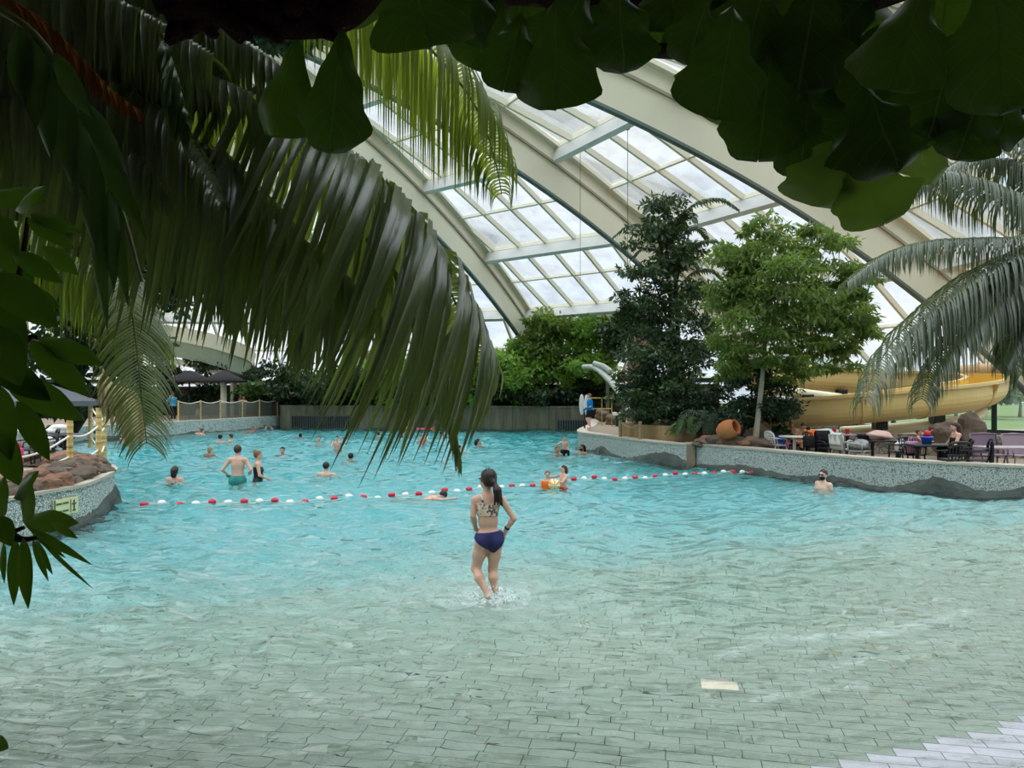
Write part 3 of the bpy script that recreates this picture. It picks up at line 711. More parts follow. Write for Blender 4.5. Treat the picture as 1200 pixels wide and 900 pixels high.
add_frond(lp, px([(300, -150), (395, -45), (462, 18), (520, 74), (560, 130), (580, 188), (588, 228)], 4.3, 4.9), 0.98, M['palmyellow'], n=96, droop=1.1, width=0.023, spread=0.45, fwd=0.12, t0=0.1, seed=3, rib=0.014, prof=lambda t: 0.9 if t < 0.6 else 0.9-0.75*((t-0.6)/0.4))
add_frond(lp, px([(60, 190), (125, 290), (150, 345), (159, 400), (166, 465), (172, 520)], 5.6, 5.4), 0.60, M['palmleft'], n=84, droop=0.45, width=0.017, spread=0.95, fwd=0.6, t0=0.1, seed=4)
add_frond(lp, px([(430, 280), (470, 330), (500, 400), (524, 470), (538, 530)], 4.5, 4.4), 0.46, M['palmleft'], n=20, droop=0.9, width=0.024, spread=0.22, fwd=0.9, t0=0.05, seed=5)
add_frond(lp, px([(-60, 10), (60, 34), (140, 58), (230, 84), (292, 110)], 3.9, 3.9), 0.54, M['palmleft'], n=56, droop=1.0, width=0.040, spread=0.5, fwd=0.3, seed=6)
add_frond(lp, px([(-60, 108), (20, 118), (80, 126), (150, 160), (190, 215)], 3.8, 3.8), 0.55, M['palmleft'], n=50, droop=1.15, width=0.042, spread=0.5, fwd=0.2, seed=7)
add_frond(lp, px([(20, -60), (110, -22), (210, 14), (300, 60), (372, 112)], 4.05, 4.05), 0.58, M['palmleft'], n=66, droop=1.1, width=0.038, spread=0.4, fwd=0.2, seed=8)
add_frond(lp, px([(-60, 235), (20, 262), (80, 300), (150, 345), (196, 400)], 5.8, 5.8), 0.85, M['palmyellow'], n=64, droop=1.25, width=0.030, spread=0.35, fwd=0.1, seed=9)
add_frond(lp, px([(-60, 60), (30, 72), (130, 98), (215, 150), (262, 235)], 3.95, 3.9), 0.80, M['palmleft'], n=66, droop=1.2, width=0.042, spread=0.45, fwd=0.15, seed=10)
add_frond(lp, px([(-60, -40), (60, -20), (170, 20), (250, 66)], 3.8, 3.75), 0.68, M['palmleft'], n=54, droop=1.0, width=0.045, spread=0.6, fwd=0.3, seed=12)
add_frond(lp, px([(170, -30), (215, 40), (236, 78), (250, 112)], 3.9, 3.9), 0.20, M['palmyellow'], n=16, droop=0.5, width=0.03, spread=0.25, fwd=0.9, seed=11)
add_frond(lp, px([(190, 40), (206, 95), (214, 130)], 3.3, 3.3), 0.34, M['strap'], n=9, droop=1.2, width=0.06, spread=0.4, fwd=0.6, seed=13)
df = add_frond(lp, px([(-30, -20), (40, 18), (88, 62), (128, 104), (160, 128)], 3.1, 3.1), 0.20, M['dead'], n=22, droop=0.9, width=0.022, spread=0.25, fwd=1.0, seed=14, name='dead_frond', ribmat=M['dead'], rib=0.012)
df['label'] = 'orange-brown dead frond'
add_frond(lp, px([(120, 170), (210, 205), (300, 250), (380, 300), (440, 360)], 5.0, 5.0), 0.85, M['palmleft'], n=80, droop=1.2, width=0.042, spread=0.4, fwd=0.15, seed=16)
add_frond(lp, px([(20, 180), (110, 205), (190, 240), (250, 300), (280, 360)], 5.2, 5.2), 0.8, M['palmleft'], n=70, droop=1.2, width=0.042, spread=0.4, fwd=0.15, seed=17)
# pale dried frond beside the bamboo posts
dl = add_frond(lp, px([(118, 430), (128, 450), (142, 456), (154, 474), (160, 505)], 6.2, 6.2), 0.46, M['drybeige'], n=20, droop=1.2, width=0.040, spread=0.35, fwd=0.25, seed=15, name='dry_frond', ribmat=M['drybeige'])
dl['label'] = 'pale dried frond'

# broad leaves
def leaf_mesh(base, tip, wid, up=None, wave=0.03, obov=0.0, nx_=6, ny_=12, seed=0, cup=0.12, sag=0.08, uvn=True):
    rr = random.Random(seed); b, t = Vector(base), Vector(tip); Lv = t-b; ln = Lv.length; D = Lv.normalized()
    vdir = Vector((0, -1, 0)) if up is None else Vector(up)
    W = D.cross(vdir).normalized(); N = W.cross(D).normalized(); ph = rr.uniform(0, 6)
    vs = []; uv = []
    for j in range(ny_+1):
        a = j/ny_ if not obov else 0.5*(j/ny_)+0.5*math.sin(PI/2*j/ny_)
        if obov: prof = (0.20+0.80*min(1, a/0.68)**1.25 if a < 0.68 else 1.0)*(max(0.0, 1-((a-0.68)/0.32)**2)**0.5 if a > 0.68 else 1.0)*min(1, a*9)**0.6
        else: prof = math.sin(PI*a**0.85)**0.85 if 0 < a < 1 else 0.0
        prof = max(prof, 0.02)
        for i in range(nx_+1):
            x = (i/nx_-0.5)*2
            edge = 1+wave*2.0*math.sin(a*17+ph+(2 if x > 0 else 0))*abs(x)
            q = b+D*(ln*a)+W*(x*wid*0.5*prof*edge)
            z = -cup*wid*x*x*prof+sag*ln*math.sin(PI*a)*0.6+wave*wid*math.sin(a*15+ph)*abs(x)**1.5+0.02*wid*math.sin(a*9+3*x)
            vs.append(q+N*z); uv.append((i/nx_, a))
    w_ = nx_+1
    fs = [(j*w_+i, j*w_+i+1, (j+1)*w_+i+1, (j+1)*w_+i) for j in range(ny_) for i in range(nx_)]
    return vs, fs, uv
def leaf_part(parent, base, tip, wid, mat, name='leaf', **kw):
    vs, fs, uv = leaf_mesh(base, tip, wid, **kw)
    o = mkobj(name, vs, fs, mat, parent, True)
    l = o.data.uv_layers.new(name='UVMap'); li = [v for f in fs for v in f]
    for k, v in enumerate(li): l.data[k].uv = uv[v]
    return o
# fiddle-leaf fig overhead
fig = thing('fiddle_leaf_fig', 'large-leaved fig tree overhanging the top of the view with dark wavy leaves', 'tree')
FIGD = 2.3
trunkp = smooth_path([(2.6, 0.9, 0.05), (2.55, 1.0, 1.6), (2.3, 1.4, 3.0), (1.9, 1.9, 3.95)], 5)
MB().tube(trunkp, [0.14-0.004*i for i in range(len(trunkp))], 12).build('trunk', M['trunkdark'], fig, True)
for i, pp in enumerate(([(2.2, 1.5, 3.2), (1.3, 2.2, 3.75), (0.4, 2.5, 3.8), (-0.5, 2.3, 3.72)], [(2.2, 1.5, 3.2), (1.6, 2.3, 3.5), (1.15, 2.5, 3.42)], [(2.3, 1.4, 3.0), (1.9, 2.3, 3.5), (1.5, 2.6, 3.35)], [(1.3, 2.2, 3.75), (0.7, 2.5, 3.65), (0.3, 2.4, 3.60)])):
    q = smooth_path(pp, 6); MB().tube(q, [0.05-0.035*k/(len(q)-1) for k in range(len(q))], 8).build('branch', M['trunkdark'], fig, True)
FL = [ # base u,v  tip u,v  width, depth
 (478,-50,505,58,112,2.2),(590,-15,556,82,92,2.3),(652,0,652,130,92,2.15),(612,15,590,106,66,2.35),(722,-25,730,86,92,2.2),(790,-40,788,36,84,2.3),
 (860,5,838,142,92,2.1),(830,-10,804,76,60,2.25),(905,55,888,188,90,2.15),(948,105,936,209,62,2.2),(975,165,955,242,92,2.3),(1000,180,1037,262,88,2.25),(1040,192,1112,196,44,2.3),
 (1010,95,1052,202,122,2.1),(1085,-20,1040,106,92,2.0),(1118,40,1086,166,104,2.05),(1035,-25,962,52,74,2.2),(1165,-50,1172,134,108,1.9),(1155,95,1118,188,82,2.2),(1190,80,1165,170,70,2.15),
 (348,45,320,162,86,2.0),(402,35,386,180,72,2.05),
 (560,-60,520,40,100,2.4),(630,-60,600,50,100,2.45),(700,-50,672,78,100,2.5),(690,-20,630,92,80,2.45),(760,-50,745,50,110,2.45),(820,-60,840,60,110,2.4),(900,-40,868,82,110,2.35),(960,-30,935,110,100,2.3),
 (930,20,905,120,90,2.4),(985,40,960,150,100,2.4),(1030,30,1000,150,110,2.4),(1075,80,1030,170,90,2.45),(880,70,852,150,80,2.45),(1110,-40,1100,90,110,2.4),(1150,60,1130,150,90,2.5),(1180,-20,1205,110,90,2.5),
 (430,-60,445,20,90,2.3),(1000,-60,1010,40,120,2.45),(940,-60,920,40,110,2.5),(870,-70,820,20,110,2.5),(660,-70,640,20,110,2.6),(745,10,705,70,60,2.5),(835,60,815,105,60,2.5),(1060,120,1085,195,80,2.5),(1120,110,1090,180,80,2.55),(925,75,958,182,96,2.45),(975,90,985,190,90,2.5)]
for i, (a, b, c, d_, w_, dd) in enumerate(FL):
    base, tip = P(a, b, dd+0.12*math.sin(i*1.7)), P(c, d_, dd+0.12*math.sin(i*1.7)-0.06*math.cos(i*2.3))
    leaf_part(fig, base, tip, w_*dd/FPX*1.12, M['figlit'] if i in (10, 11, 12) else M['fig'], obov=0.35, wave=0.055, nx_=8, ny_=16, seed=i, cup=0.10+0.12*math.sin(i), up=(0.35*math.sin(i*2.1), -1, 0.45*math.cos(i*1.3)))  # three low leaves get the copy with backlight in its colour
# dark dried flower stalk hanging by the fig leaves
mb = MB(); rr = random.Random(5)
for k in range(26):
    a = P(rr.uniform(180, 395), rr.uniform(-20, 18), 2.05+rr.uniform(-0.08, 0.1)); c = P(rr.uniform(185, 405), rr.uniform(12, 50), 2.05+rr.uniform(-0.08, 0.1))
    mb.tube(smooth_path([a, (a+c)/2+Vector((0, 0, 0.05)), c], 3), [0.022, 0.03, 0.034, 0.03, 0.026, 0.02, 0.012], 7)
mb.tube(smooth_path(px([(150, -40), (240, 2), (330, 22), (400, 14), (440, -30)], 2.05), 6), 0.05, 10)
mb.build('flower_stalk', M['deadbrown'], fig, True)

# glossy shrub at the left edge
sh = thing('glossy_leaved_shrub', 'glossy broad-leaved shrub at the left edge in front of the bamboo posts', 'shrub')
SD = 1.9
for pp in ([(-60, 470), (-10, 395), (20, 330), (33, 255)], [(-70, 520), (-10, 460), (30, 400), (44, 396)], [(-80, 560), (-20, 600), (8, 622), (28, 618)], [(8, 622), (24, 632), (44, 630)]):
    q = smooth_path(px(pp, SD), 5); MB().tube(q, [0.012-0.007*k/(len(q)-1) for k in range(len(q))], 6).build('stem', M['trunkdark'], sh, True)
q = smooth_path([(-1.55, 1.75, 0.05), (-1.6, 1.8, 1.2), (-1.42, 1.9, 2.25)], 5); MB().tube(q, 0.03, 8).build('stem', M['trunkdark'], sh, True)
SL = [(18,246,54,218,40),(-12,226,54,236,36),(32,255,88,292,22),(35,251,97,274,20),(50,288,92,322,22),(14,294,74,332,24),(-12,318,68,384,56),(45,397,121,428,38),(34,398,106,466,38),(-12,378,24,452,56),(4,440,98,493,36),(-8,448,12,540,48),
 (16,584,45,552,26),(28,613,37,566,24),(26,609,92,613,28),(-10,612,6,558,30),(30,616,108,662,10),(34,618,77,654,9),(44,630,109,690,5),(27,630,33,714,18),(18,630,16,710,15),(38,632,57,682,8),(43,634,62,674,8),(60,612,91,631,10),(4,636,5,684,9),(-4,604,14,640,24),(-16,866,10,877,18),
 (-12,280,40,330,40),(-14,420,60,470,44),(-14,250,20,300,44),(10,340,70,360,30),(-10,500,24,570,34),(20,470,58,540,26),(-14,340,30,420,50)]
for i, (a, b, c, d_, w_) in enumerate(SL):
    dd = SD+0.08*math.sin(i*1.9); w_ = w_*0.78 if w_ >= 38 else w_
    leaf_part(sh, P(a, b, dd), P(c, d_, dd-0.05), w_*dd/FPX, M['shrubleft'], wave=0.012, seed=i, cup=0.16, up=(0.2*math.sin(i), -1, 0.55), nx_=4, ny_=10)
# strap-leaved plant hanging at the upper left
stp = thing('strap_leaf_plant', 'broad strap-leaved plant hanging between the palm fronds at the upper left', 'plant')
q = smooth_path(px([(-40, -10), (40, 40), (95, 130), (140, 240), (166, 330)], 2.7), 6)
MB().tube(q, [0.018-0.012*k/(len(q)-1) for k in range(len(q))], 6).build('stem', M['midrib'], stp, True)
for i, (a, b, c, d_, w_) in enumerate([(22,30,30,125,32),(38,42,42,150,34),(55,70,60,188,34),(74,100,85,218,32),(88,130,102,234,24),(104,165,114,300,26),(118,195,126,388,22),(128,220,134,340,20),(138,240,150,360,16),(60,60,110,140,26),(90,110,150,210,24),(112,160,172,280,22)]):
    leaf_part(stp, P(a, b, 2.7), P(c, d_, 2.62), w_*2.7/FPX, M['strap'], seed=i+50, cup=0.1, wave=0.015, up=(0.4*math.sin(i*2), -1, 0.2), nx_=4, ny_=10)

# palm at the right edge
rp_ = thing('coconut_palm', 'coconut palm at the right edge with feathery fronds arching over the terrace', 'palm tree')
crown = P(1240, 262, 9.2)
q = smooth_path([(crown.x+0.9, 9.6, -0.02), (crown.x+0.8, 9.4, 1.6), (crown.x+0.3, 9.25, 3.2), tuple(crown)], 5)
MB().tube(q, [0.19]+[0.15]*(len(q)-1), 12).build('trunk', M['trunkpale'], rp_, True)
RF = [([(1190,278),(1140,280),(1080,284),(1030,302),(992,330)],0.58,9.0,8.6,{'droop':1.0,'spread':.5,'fwd':.35}),
      ([(1200,290),(1130,325),(1062,382),(1028,430),(1014,470)],0.86,9.0,8.4,{'droop':1.0,'spread':.6,'fwd':.35}),
      ([(1205,295),(1172,338),(1130,380),(1092,430),(1080,468)],0.80,9.0,8.7,{'droop':.9,'spread':.75,'fwd':.45}),
      ([(1200,236),(1140,212),(1098,204),(1060,214)],0.72,9.4,9.2,{'droop':1.0,'spread':.55,'fwd':.3}),
      ([(1215,140),(1175,165),(1130,185),(1085,212)],0.62,9.6,9.4,{'droop':.75,'spread':.6,'fwd':.5}),
      ([(1215,310),(1192,350),(1184,395),(1196,440)],0.70,9.0,9.0,{'droop':.8,'spread':.8,'fwd':.5}),
      ([(1205,300),(1150,335),(1098,372),(1060,420)],0.84,9.2,8.9,{'droop':1.05,'spread':.55,'fwd':.3}),
      ([(1208,300),(1186,335),(1156,370),(1132,405)],0.55,9.1,8.8,{'droop':.95,'spread':.7,'fwd':.4}),
      ([(1218,310),(1206,345),(1190,385),(1176,425)],0.60,9.0,8.8,{'droop':.9,'spread':.75,'fwd':.45}),
      ([(1230,250),(1205,205),(1185,190),(1150,186)],0.8,9.6,9.8,{'droop':1.0,'spread':.6,'fwd':.3})]
for i, (pl, L, d1, d2, kw) in enumerate(RF):
    add_frond(rp_, [crown]+px(pl, d1, d2), L*1.06, M['palmright'], n=92, width=0.027, seed=30+i, t0=0.12, rib=0.018, seg=5, **kw)

# ---------------------------------------------------------------- leafy trees
def leafcloud(blobs, size, aspect=0.45, seed=0, droop=0.4, shell=0.55, fold=0.3):
    r = np.random.default_rng(seed); Vs = []; Fs = []; o = 0
    for c, rad, n in blobs:
        m_ = max(4, int(n/75)); cu = r.normal(size=(m_, 3)); cu /= np.linalg.norm(cu, axis=1, keepdims=True); cr_ = (r.random(m_)**0.45*0.92)[:, None]*cu
        k_ = r.integers(0, m_, n); csz = (0.16+0.22*r.random(m_))[k_][:, None]
        loc_ = r.normal(size=(n, 3)); loc_ /= np.linalg.norm(loc_, axis=1, keepdims=True); loc_ *= (0.4+0.6*r.random(n))[:, None]
        u = cr_[k_]+loc_*csz*np.array([1.25, 1.25, 0.75]); qq = u.copy(); ul = np.linalg.norm(u, axis=1, keepdims=True)
        rr = None
        p = np.array(c)+qq*np.array(rad)*1.04; u = loc_
        D = u*0.6+r.normal(size=(n, 3))*0.7; D[:, 2] -= droop; D /= np.linalg.norm(D, axis=1, keepdims=True)
        W = np.cross(D, r.normal(size=(n, 3))); W /= np.linalg.norm(W, axis=1, keepdims=True); Nn = np.cross(W, D)
        s = size*(0.7+0.6*r.random(n))[:, None]
        a = p; l = p+D*s*0.45-W*s*aspect*0.5+Nn*s*fold*0.2; t = p+D*s; rt = p+D*s*0.45+W*s*aspect*0.5+Nn*s*fold*0.2
        q = np.stack([a, l, t, rt], 1).reshape(-1, 3); Vs.append(q)
        Fs.append((np.arange(n)*4)[:, None]+np.arange(4)[None]+o); o += 4*n
    return np.concatenate(Vs), np.concatenate(Fs)
def bl(u, v, d, ru, rv, n, rd=None): return (tuple(P(u, v, d)), (ru*d/FPX, (rd or ru)*d/FPX, rv*d/FPX), n)
def tree(name, label, cat, base, blobs, size, mat, tmat, tr=0.09, seed=0, aspect=0.45, group=None, droop=0.4, trunk=True, brz=0.0, fol='foliage'):
    t = thing(name, label, cat, base, 0, group); b = Vector(base)
    V, F = leafcloud([(c_, r_, int(n_*(1.35 if size in (0.24, 0.25) else 1))) for c_, r_, n_ in blobs], size, aspect, seed, droop)
    mkobj(fol, V-np.array(base), F, mat, t, True)
    if trunk:
        top = max((Vector(c) for c, r_, n in blobs), key=lambda q: q.z); mb = MB()
        pts = smooth_path([Vector((0, 0, -0.1)), (top-b)*0.4+Vector((0.08, 0, 0)), (top-b)*0.95], 5)
        mb.tube(pts, [tr*(1-0.75*i/(len(pts)-1)) for i in range(len(pts))], 10)
        for c, r_, n in blobs:
            e = Vector(c)-b; s_ = pts[min(len(pts)-2, max(2, int(len(pts)*0.75*min(1, e.z/max(top.z-b.z, .1)))))]
            if e.z > s_.z*0.6 and e.z > brz*top.z-brz*b.z: mb.tube([s_, s_.lerp(e, 0.55)+Vector((0, 0, 0.1)), e], [tr*0.4, tr*0.28, tr*0.1], 6)
        mb.build('trunk', tmat, t, True)
    return t
# tall dark tree on the peninsula bed
tree('fishtail_palm', 'tall dark feathery tree rising above the tan planter wall', 'tree', (6.6, 31.0, 1.2),
     [bl(778,240,31,34,20,500), bl(770,275,31,40,26,900), bl(800,300,31,34,26,700), bl(762,318,31,40,24,900), bl(800,345,31,42,30,1100), bl(770,372,30.6,44,30,1400), bl(740,352,31,28,16,420), bl(812,400,31,36,34,1300), bl(770,420,30.4,46,32,1900), bl(785,460,30.2,52,30,2300), bl(745,455,30,30,24,1000), bl(738,374,31.4,26,12,300)],
     0.24, M['darktree'], M['trunkdark'], 0.16, 21, 0.34)
ft = thing('fan_palm', 'narrow dark palm with upswept fronds topping the tall dark tree', 'palm tree', (7.0, 31.6, 1.2))
cr = P(790, 300, 31.6)
MB().tube([Vector((0, 0, 0)), (cr-Vector((7.0, 31.6, 1.2)))], [0.12, 0.07], 8).build('trunk', M['trunkdark'], ft, True)
for i in range(14):
    a = i*2.4; l_ = 2.0+0.5*math.sin(i*3); u0 = cr-Vector((7.0, 31.6, 1.2))+Vector((0, 0, -1.5+0.22*i))
    dx, dy = math.cos(a)*l_, math.sin(a)*l_*0.7
    pts = [u0, u0+Vector((dx*0.35, dy*0.35, 0.75)), u0+Vector((dx*0.75, dy*0.75, 0.9)), u0+Vector((dx*1.05, dy*1.05, 0.45))]
    mb, pp_ = frond_geo(pts, 0.55, n=22, droop=0.5, width=0.11, spread=0.7, fwd=0.6, seed=i, seg=3)
    mb.tube(pp_, 0.02, 5); mb.build('frond', M['darktree'], ft, True)
# light green tree with the pale trunk on the terrace
tb = (7.75, 24.6, 0.7)
tree('leafy_tree', 'light green tree with slender pale trunk behind the right pool wall', 'tree', tb,
     [bl(905,268,25,36,16,500), bl(870,300,25,46,26,1100), bl(940,292,25,52,28,1300), bl(900,325,24.6,64,30,2000), bl(975,335,25,40,26,900), bl(862,345,25,40,28,1000), bl(935,365,24.4,64,30,2000), bl(885,385,24.6,52,30,1600), bl(985,378,24.8,42,30,1000), bl(1010,352,25,24,18,300), bl(860,412,25,32,26,700), bl(950,405,24.6,44,18,700), bl(905,420,24.6,36,14,500), bl(845,300,25.2,24,16,300), bl(1000,325,25,26,18,500), bl(1012,385,24.8,26,18,500), bl(960,270,25,26,14,350), bl(985,412,24.8,26,14,350), bl(855,432,25.2,26,16,500), bl(930,432,24.8,34,14,450), bl(975,430,25,28,12,300)],
     0.25, M['lighttree'], M['trunkpale'], 0.11, 22, 0.28, droop=0.7, brz=0.78)
tree('dark_shrub', 'dark rounded shrub wrapped around the pale tree trunk', 'shrub', (7.4, 25.2, 0.9),
     [bl(905,470,25.2,32,30,2200), bl(868,478,25.4,34,24,1700), bl(915,490,25,20,18,900), bl(890,445,25.4,26,18,900)], 0.16, M['darkshrub'], M['trunkdark'], 0.06, 23, 0.4)
tree('dark_shrub', 'dark low shrub between the tall dark tree and the fern', 'shrub', (6.3, 28.6, 1.2),
     [bl(770,482,29,34,14,1400), bl(806,470,28.6,26,24,1300), bl(838,458,28.6,24,26,900), bl(858,446,28.8,24,18,700)], 0.17, M['darkshrub'], M['trunkdark'], 0.06, 24, 0.4)
tree('variegated_shrub', 'pale-leaved low shrub above the rope posts on the planter wall', 'shrub', (4.9, 30.2, 1.2),
     [bl(742,488,30,14,10,420), bl(760,492,29.6,10,8,260)], 0.26, leafmat('pale_shrub_leaf', lin(66,96,58), lin(128,150,108), 0.4, 0.5, 0.2, 3), M['trunkdark'], 0.04, 25, 0.24)
def fern(name, label, cat, base, n, L, mat, seed, lean=0.9, w=0.05, lf=0.22):
    t = thing(name, label, cat, base); r = random.Random(seed)
    for i in range(n):
        a = i*2.399+r.uniform(-.3, .3); l_ = L*r.uniform(0.75, 1.1); up = r.uniform(0.5, 1.0)
        d = Vector((math.cos(a), math.sin(a), 0))
        pts = [Vector((0, 0, 0)), d*l_*0.3+Vector((0, 0, l_*0.5*up)), d*l_*0.7*lean+Vector((0, 0, l_*0.55*up)), d*l_*1.0*lean+Vector((0, 0, l_*0.2*up-0.1))]
        mb, pp_ = frond_geo(pts, lf, n=20, droop=0.5, width=w, spread=0.8, fwd=0.5, seed=seed*50+i, seg=3)
        mb.tube(pp_, 0.012, 5); mb.build('frond', mat, t, True)
    return t
fern('arching_fern', 'arching green fern at the joint of the two right-hand pool walls', 'fern', (6.45, 27.1, 1.0), 22, 1.25, M['fern'], 4)
fern('arching_fern', 'dark spiky palm bush between the urn and the fern', 'plant', (7.0, 27.0, 1.05), 18, 1.5, M['darkshrub'], 5, w=0.06, lf=0.35)
# hedge of trees on the far bed
HG = [('round bright green tree furthest left above the far wall', 470, 53.5, [(470,440,40,26,1500),(445,460,30,18,800)], 'hedge'),
 ('bright green bush just right of the drooping palm tips', 560, 53, [(560,436,34,24,1600),(585,425,26,18,900),(548,460,28,16,900)], 'hedge'),
 ('light green tree in the middle of the far bed', 610, 52.6, [(612,430,34,28,1600),(600,455,34,18,1000)], 'hedge'),
 ('taller mid-green tree under the foot of the left roof arch', 640, 53, [(640,392,30,26,1500),(660,385,26,16,700),(622,400,18,16,400),(645,425,34,24,1400)], 'lighttree'),
 ('tree with bare twigs beside the white slide tube', 690, 52.5, [(690,395,34,26,1500),(672,430,34,24,1400),(700,425,34,26,1400),(715,380,20,14,400)], 'hedge'),
 ('dark leafy tree leaning over the red rock tower', 738, 50.5, [(738,375,22,24,1000),(725,400,28,22,1100),(745,400,26,20,900)], 'darktree'),
 ('dark bush low on the far bed behind the noodle float', 520, 52.6, [(515,458,36,14,1000),(490,462,26,12,600)], 'darkshrub'),
 ('dark bush low on the far bed below the taller tree', 650, 52.2, [(640,462,34,12,1000),(600,466,26,10,600)], 'darkshrub'),
 ('dark bush on the far bed left of the white slide tube', 690, 52, [(690,460,26,14,800)], 'darkshrub'),
 ('dense bush behind the long grille', 380, 54.5, [(380,452,46,20,1500),(340,440,34,22,1000),(420,450,34,20,900)], 'darkshrub')]
for i, (lb_, u, d, bb, m_) in enumerate(HG):
    b = P(u, 470, d); tree('bushy_tree' if m_ != 'darkshrub' else 'dark_bush', lb_, 'tree' if m_ != 'darkshrub' else 'bush', (b.x, d, 1.55), [bl(a, b_, d, c*1.06, e*1.12, int(n*1.7)) for a, b_, c, e, n in bb], 0.36, M[m_], M['trunkdark'], 0.1, 60+i, 0.5)
for i, (u, v, d, ru, rv, lb_) in enumerate([(455, 468, 54, 30, 12, 'dark bush at the far bed left of the middle of the wall'), (545, 470, 52.8, 30, 10, 'dark low bush on the far bed right of the noodle float bush'), (620, 469, 52.4, 30, 10, 'dark low bush on the far bed under the bright trees'), (672, 470, 52, 24, 10, 'dark low bush above the short grille'), (712, 468, 51.4, 22, 12, 'dark low bush behind the yellow railing'), (300, 462, 57.6, 36, 16, 'dark bush behind the olive hedge'), (360, 466, 55.5, 34, 12, 'dark low bush behind the long grille wall'), (415, 468, 54.6, 30, 12, 'dark low bush right of the long grille wall')]):
    b = P(u, 470, d); tree('dark_bush', lb_, 'bush', (b.x, d+0.8, 1.4), [bl(u, v, d+0.8, ru, rv, 1500)], 0.34, M['darkshrub'], M['trunkdark'], 0.06, 110+i, 0.5)
tree('broadleaf_tree', 'dark leafy tree filling the gaps behind the left palm fronds', 'tree', (-10.2, 13.6, 0.7), [bl(40, 60, 12.5, 120, 90, 2600), bl(180, 10, 12.8, 100, 60, 1700), bl(60, 210, 12.8, 90, 90, 2200), bl(10, 320, 13, 70, 70, 1600), bl(150, 130, 13.2, 70, 60, 1200), bl(300, 20, 13, 70, 40, 700)], 0.30, M['darkshrub'], M['trunkdark'], 0.16, 130, 0.45)
tree('broadleaf_tree', 'dark tree on the left bank seen behind the small drooping frond', 'tree', (-15.5, 26.5, 0.7), [bl(100, 330, 26, 70, 60, 2400), bl(150, 400, 26.5, 46, 44, 1500), bl(70, 420, 26, 60, 40, 1500), bl(200, 330, 28, 50, 50, 1500), bl(60, 470, 26, 50, 24, 800)], 0.36, M['darkshrub'], M['trunkdark'], 0.16, 131, 0.45)
# growth on the left bank behind the fence
tree('clipped_hedge', 'olive green hedge behind the left fence', 'hedge', (-17.5, 57.5, 0.7), [bl(300,456,57,26,9,1300), bl(335,452,57.5,24,12,900)], 0.3, M['fern'], M['trunkdark'], 0.08, 80, 0.5)
tree('dark_bush', 'dark bush under the thatched parasol at the left', 'bush', (-22, 56, 0.7), [bl(235,462,56,26,14,1300), bl(205,440,57,20,20,900), bl(240,430,58,34,12,900), bl(290,435,59,26,12,700)], 0.34, M['darkshrub'], M['trunkdark'], 0.08, 81, 0.5)
tree('leafy_shrub', 'green shrub on the left bank beneath the small palm frond', 'shrub', (-19.8, 36.4, 0.7), [bl(172,475,38,18,20,1600), bl(150,470,38.5,18,22,1200), bl(165,440,38,20,16,700)], 0.24, M['fern'], M['trunkdark'], 0.06, 82, 0.3)
# trees outdoors, seen through the right-hand windows
for i, (u, v, d, r_, lb_) in enumerate([(1165,455,75,26,'pale green tree outdoors beyond the right-hand window'), (1195,450,82,30,'pale tree outdoors at the right edge beyond the window'), (1120,452,84,28,'pale tree outdoors hidden partly by the slide bend'), (1060,450,95,26,'distant tree outdoors beyond the slide')]):
    b = P(u, 470, d); tree('outdoor_tree', lb_, 'tree', (b.x, d, -0.1), [bl(u, v, d, r_, 20, 1200), bl(u-18, v+8, d, r_*0.7, 14, 700)], 0.7, M['outtree'], M['trunk'], 0.2, 90+i, 0.5)
# ---------------------------------------------------------------- water slide and structures behind the terrace
def trough(parent, path, r, lipup, mat, mat_in, name='trough', nrib=7, th=0.05, squash=1.0):
    pts = smooth_path(path, 8)
    ang = [PI+PI*k/12 for k in range(13)]
    outer = [(-r-0.12, lipup+0.05), (-r-0.12, lipup-0.06), (-r, lipup-0.06)]+[(r*math.cos(a), r*squash*math.sin(a)) for a in ang]+[(r, lipup-0.06), (r+0.12, lipup-0.06), (r+0.12, lipup+0.05), (r-th, lipup+0.05)]
    inner = [((r-th)*math.cos(a), (r-th)*squash*math.sin(a)) for a in reversed(ang)]+[(-r+th, lipup+0.05)]
    o = MB().sweep(pts, outer+inner).build(name, mat, parent, False)
    ins = [((r-th-0.01)*math.cos(a), (r-th-0.01)*squash*math.sin(a)) for a in reversed(ang)]
    ins = [(r-th-0.01, lipup)]+ins+[(-r+th+0.01, lipup)]
    MB().sweep(pts, ins, closed=False).build('inner_lining', mat_in, o, True)
    for i in range(nrib):
        k = int((i+0.6)/nrib*(len(pts)-1)); k = min(max(k, 1), len(pts)-2)
        fl = [(x*1.06, y*1.06 if y < 0 else y) for x, y in outer[2:-2]]
        t = (pts[k+1]-pts[k-1]).normalized()
        MB().sweep([pts[k]-t*0.06, pts[k]+t*0.06], fl+[(x*0.97, y*0.97) for x, y in reversed(outer[2:-2])]).build('joint_flange', mat, o)
    return o
sl = thing('water_slide', 'yellow open water slide curving in a loop behind the terrace tables', 'water slide', (14, 30, 0.42))
off = Vector((14, 30, 0.42)); rel = lambda lst: [p-off for p in lst]
SPATH = [P(905, 484, 29.5), P(950, 481, 27.9), P(1000, 477, 27.3), P(1055, 472, 27.2), P(1110, 466, 27.7), P(1146, 460, 29.3), P(1157, 454, 31.6), P(1138, 450, 33.8), P(1085, 448, 34.8), P(1015, 446, 35.2), P(950, 443, 34.8), P(905, 440, 34.0), P(868, 436, 33.5)]
trough(sl, rel(SPATH), 0.72, 0.42, M['yellow'], M['yellow_in'], nrib=9, squash=0.85)
pipe = smooth_path([P(890, 455, 31.5), P(930, 460, 31.2), P(985, 467, 31)], 5)
MB().tube(rel(pipe), 0.2, 12).build('pipe', M['pipe'], sl, True)
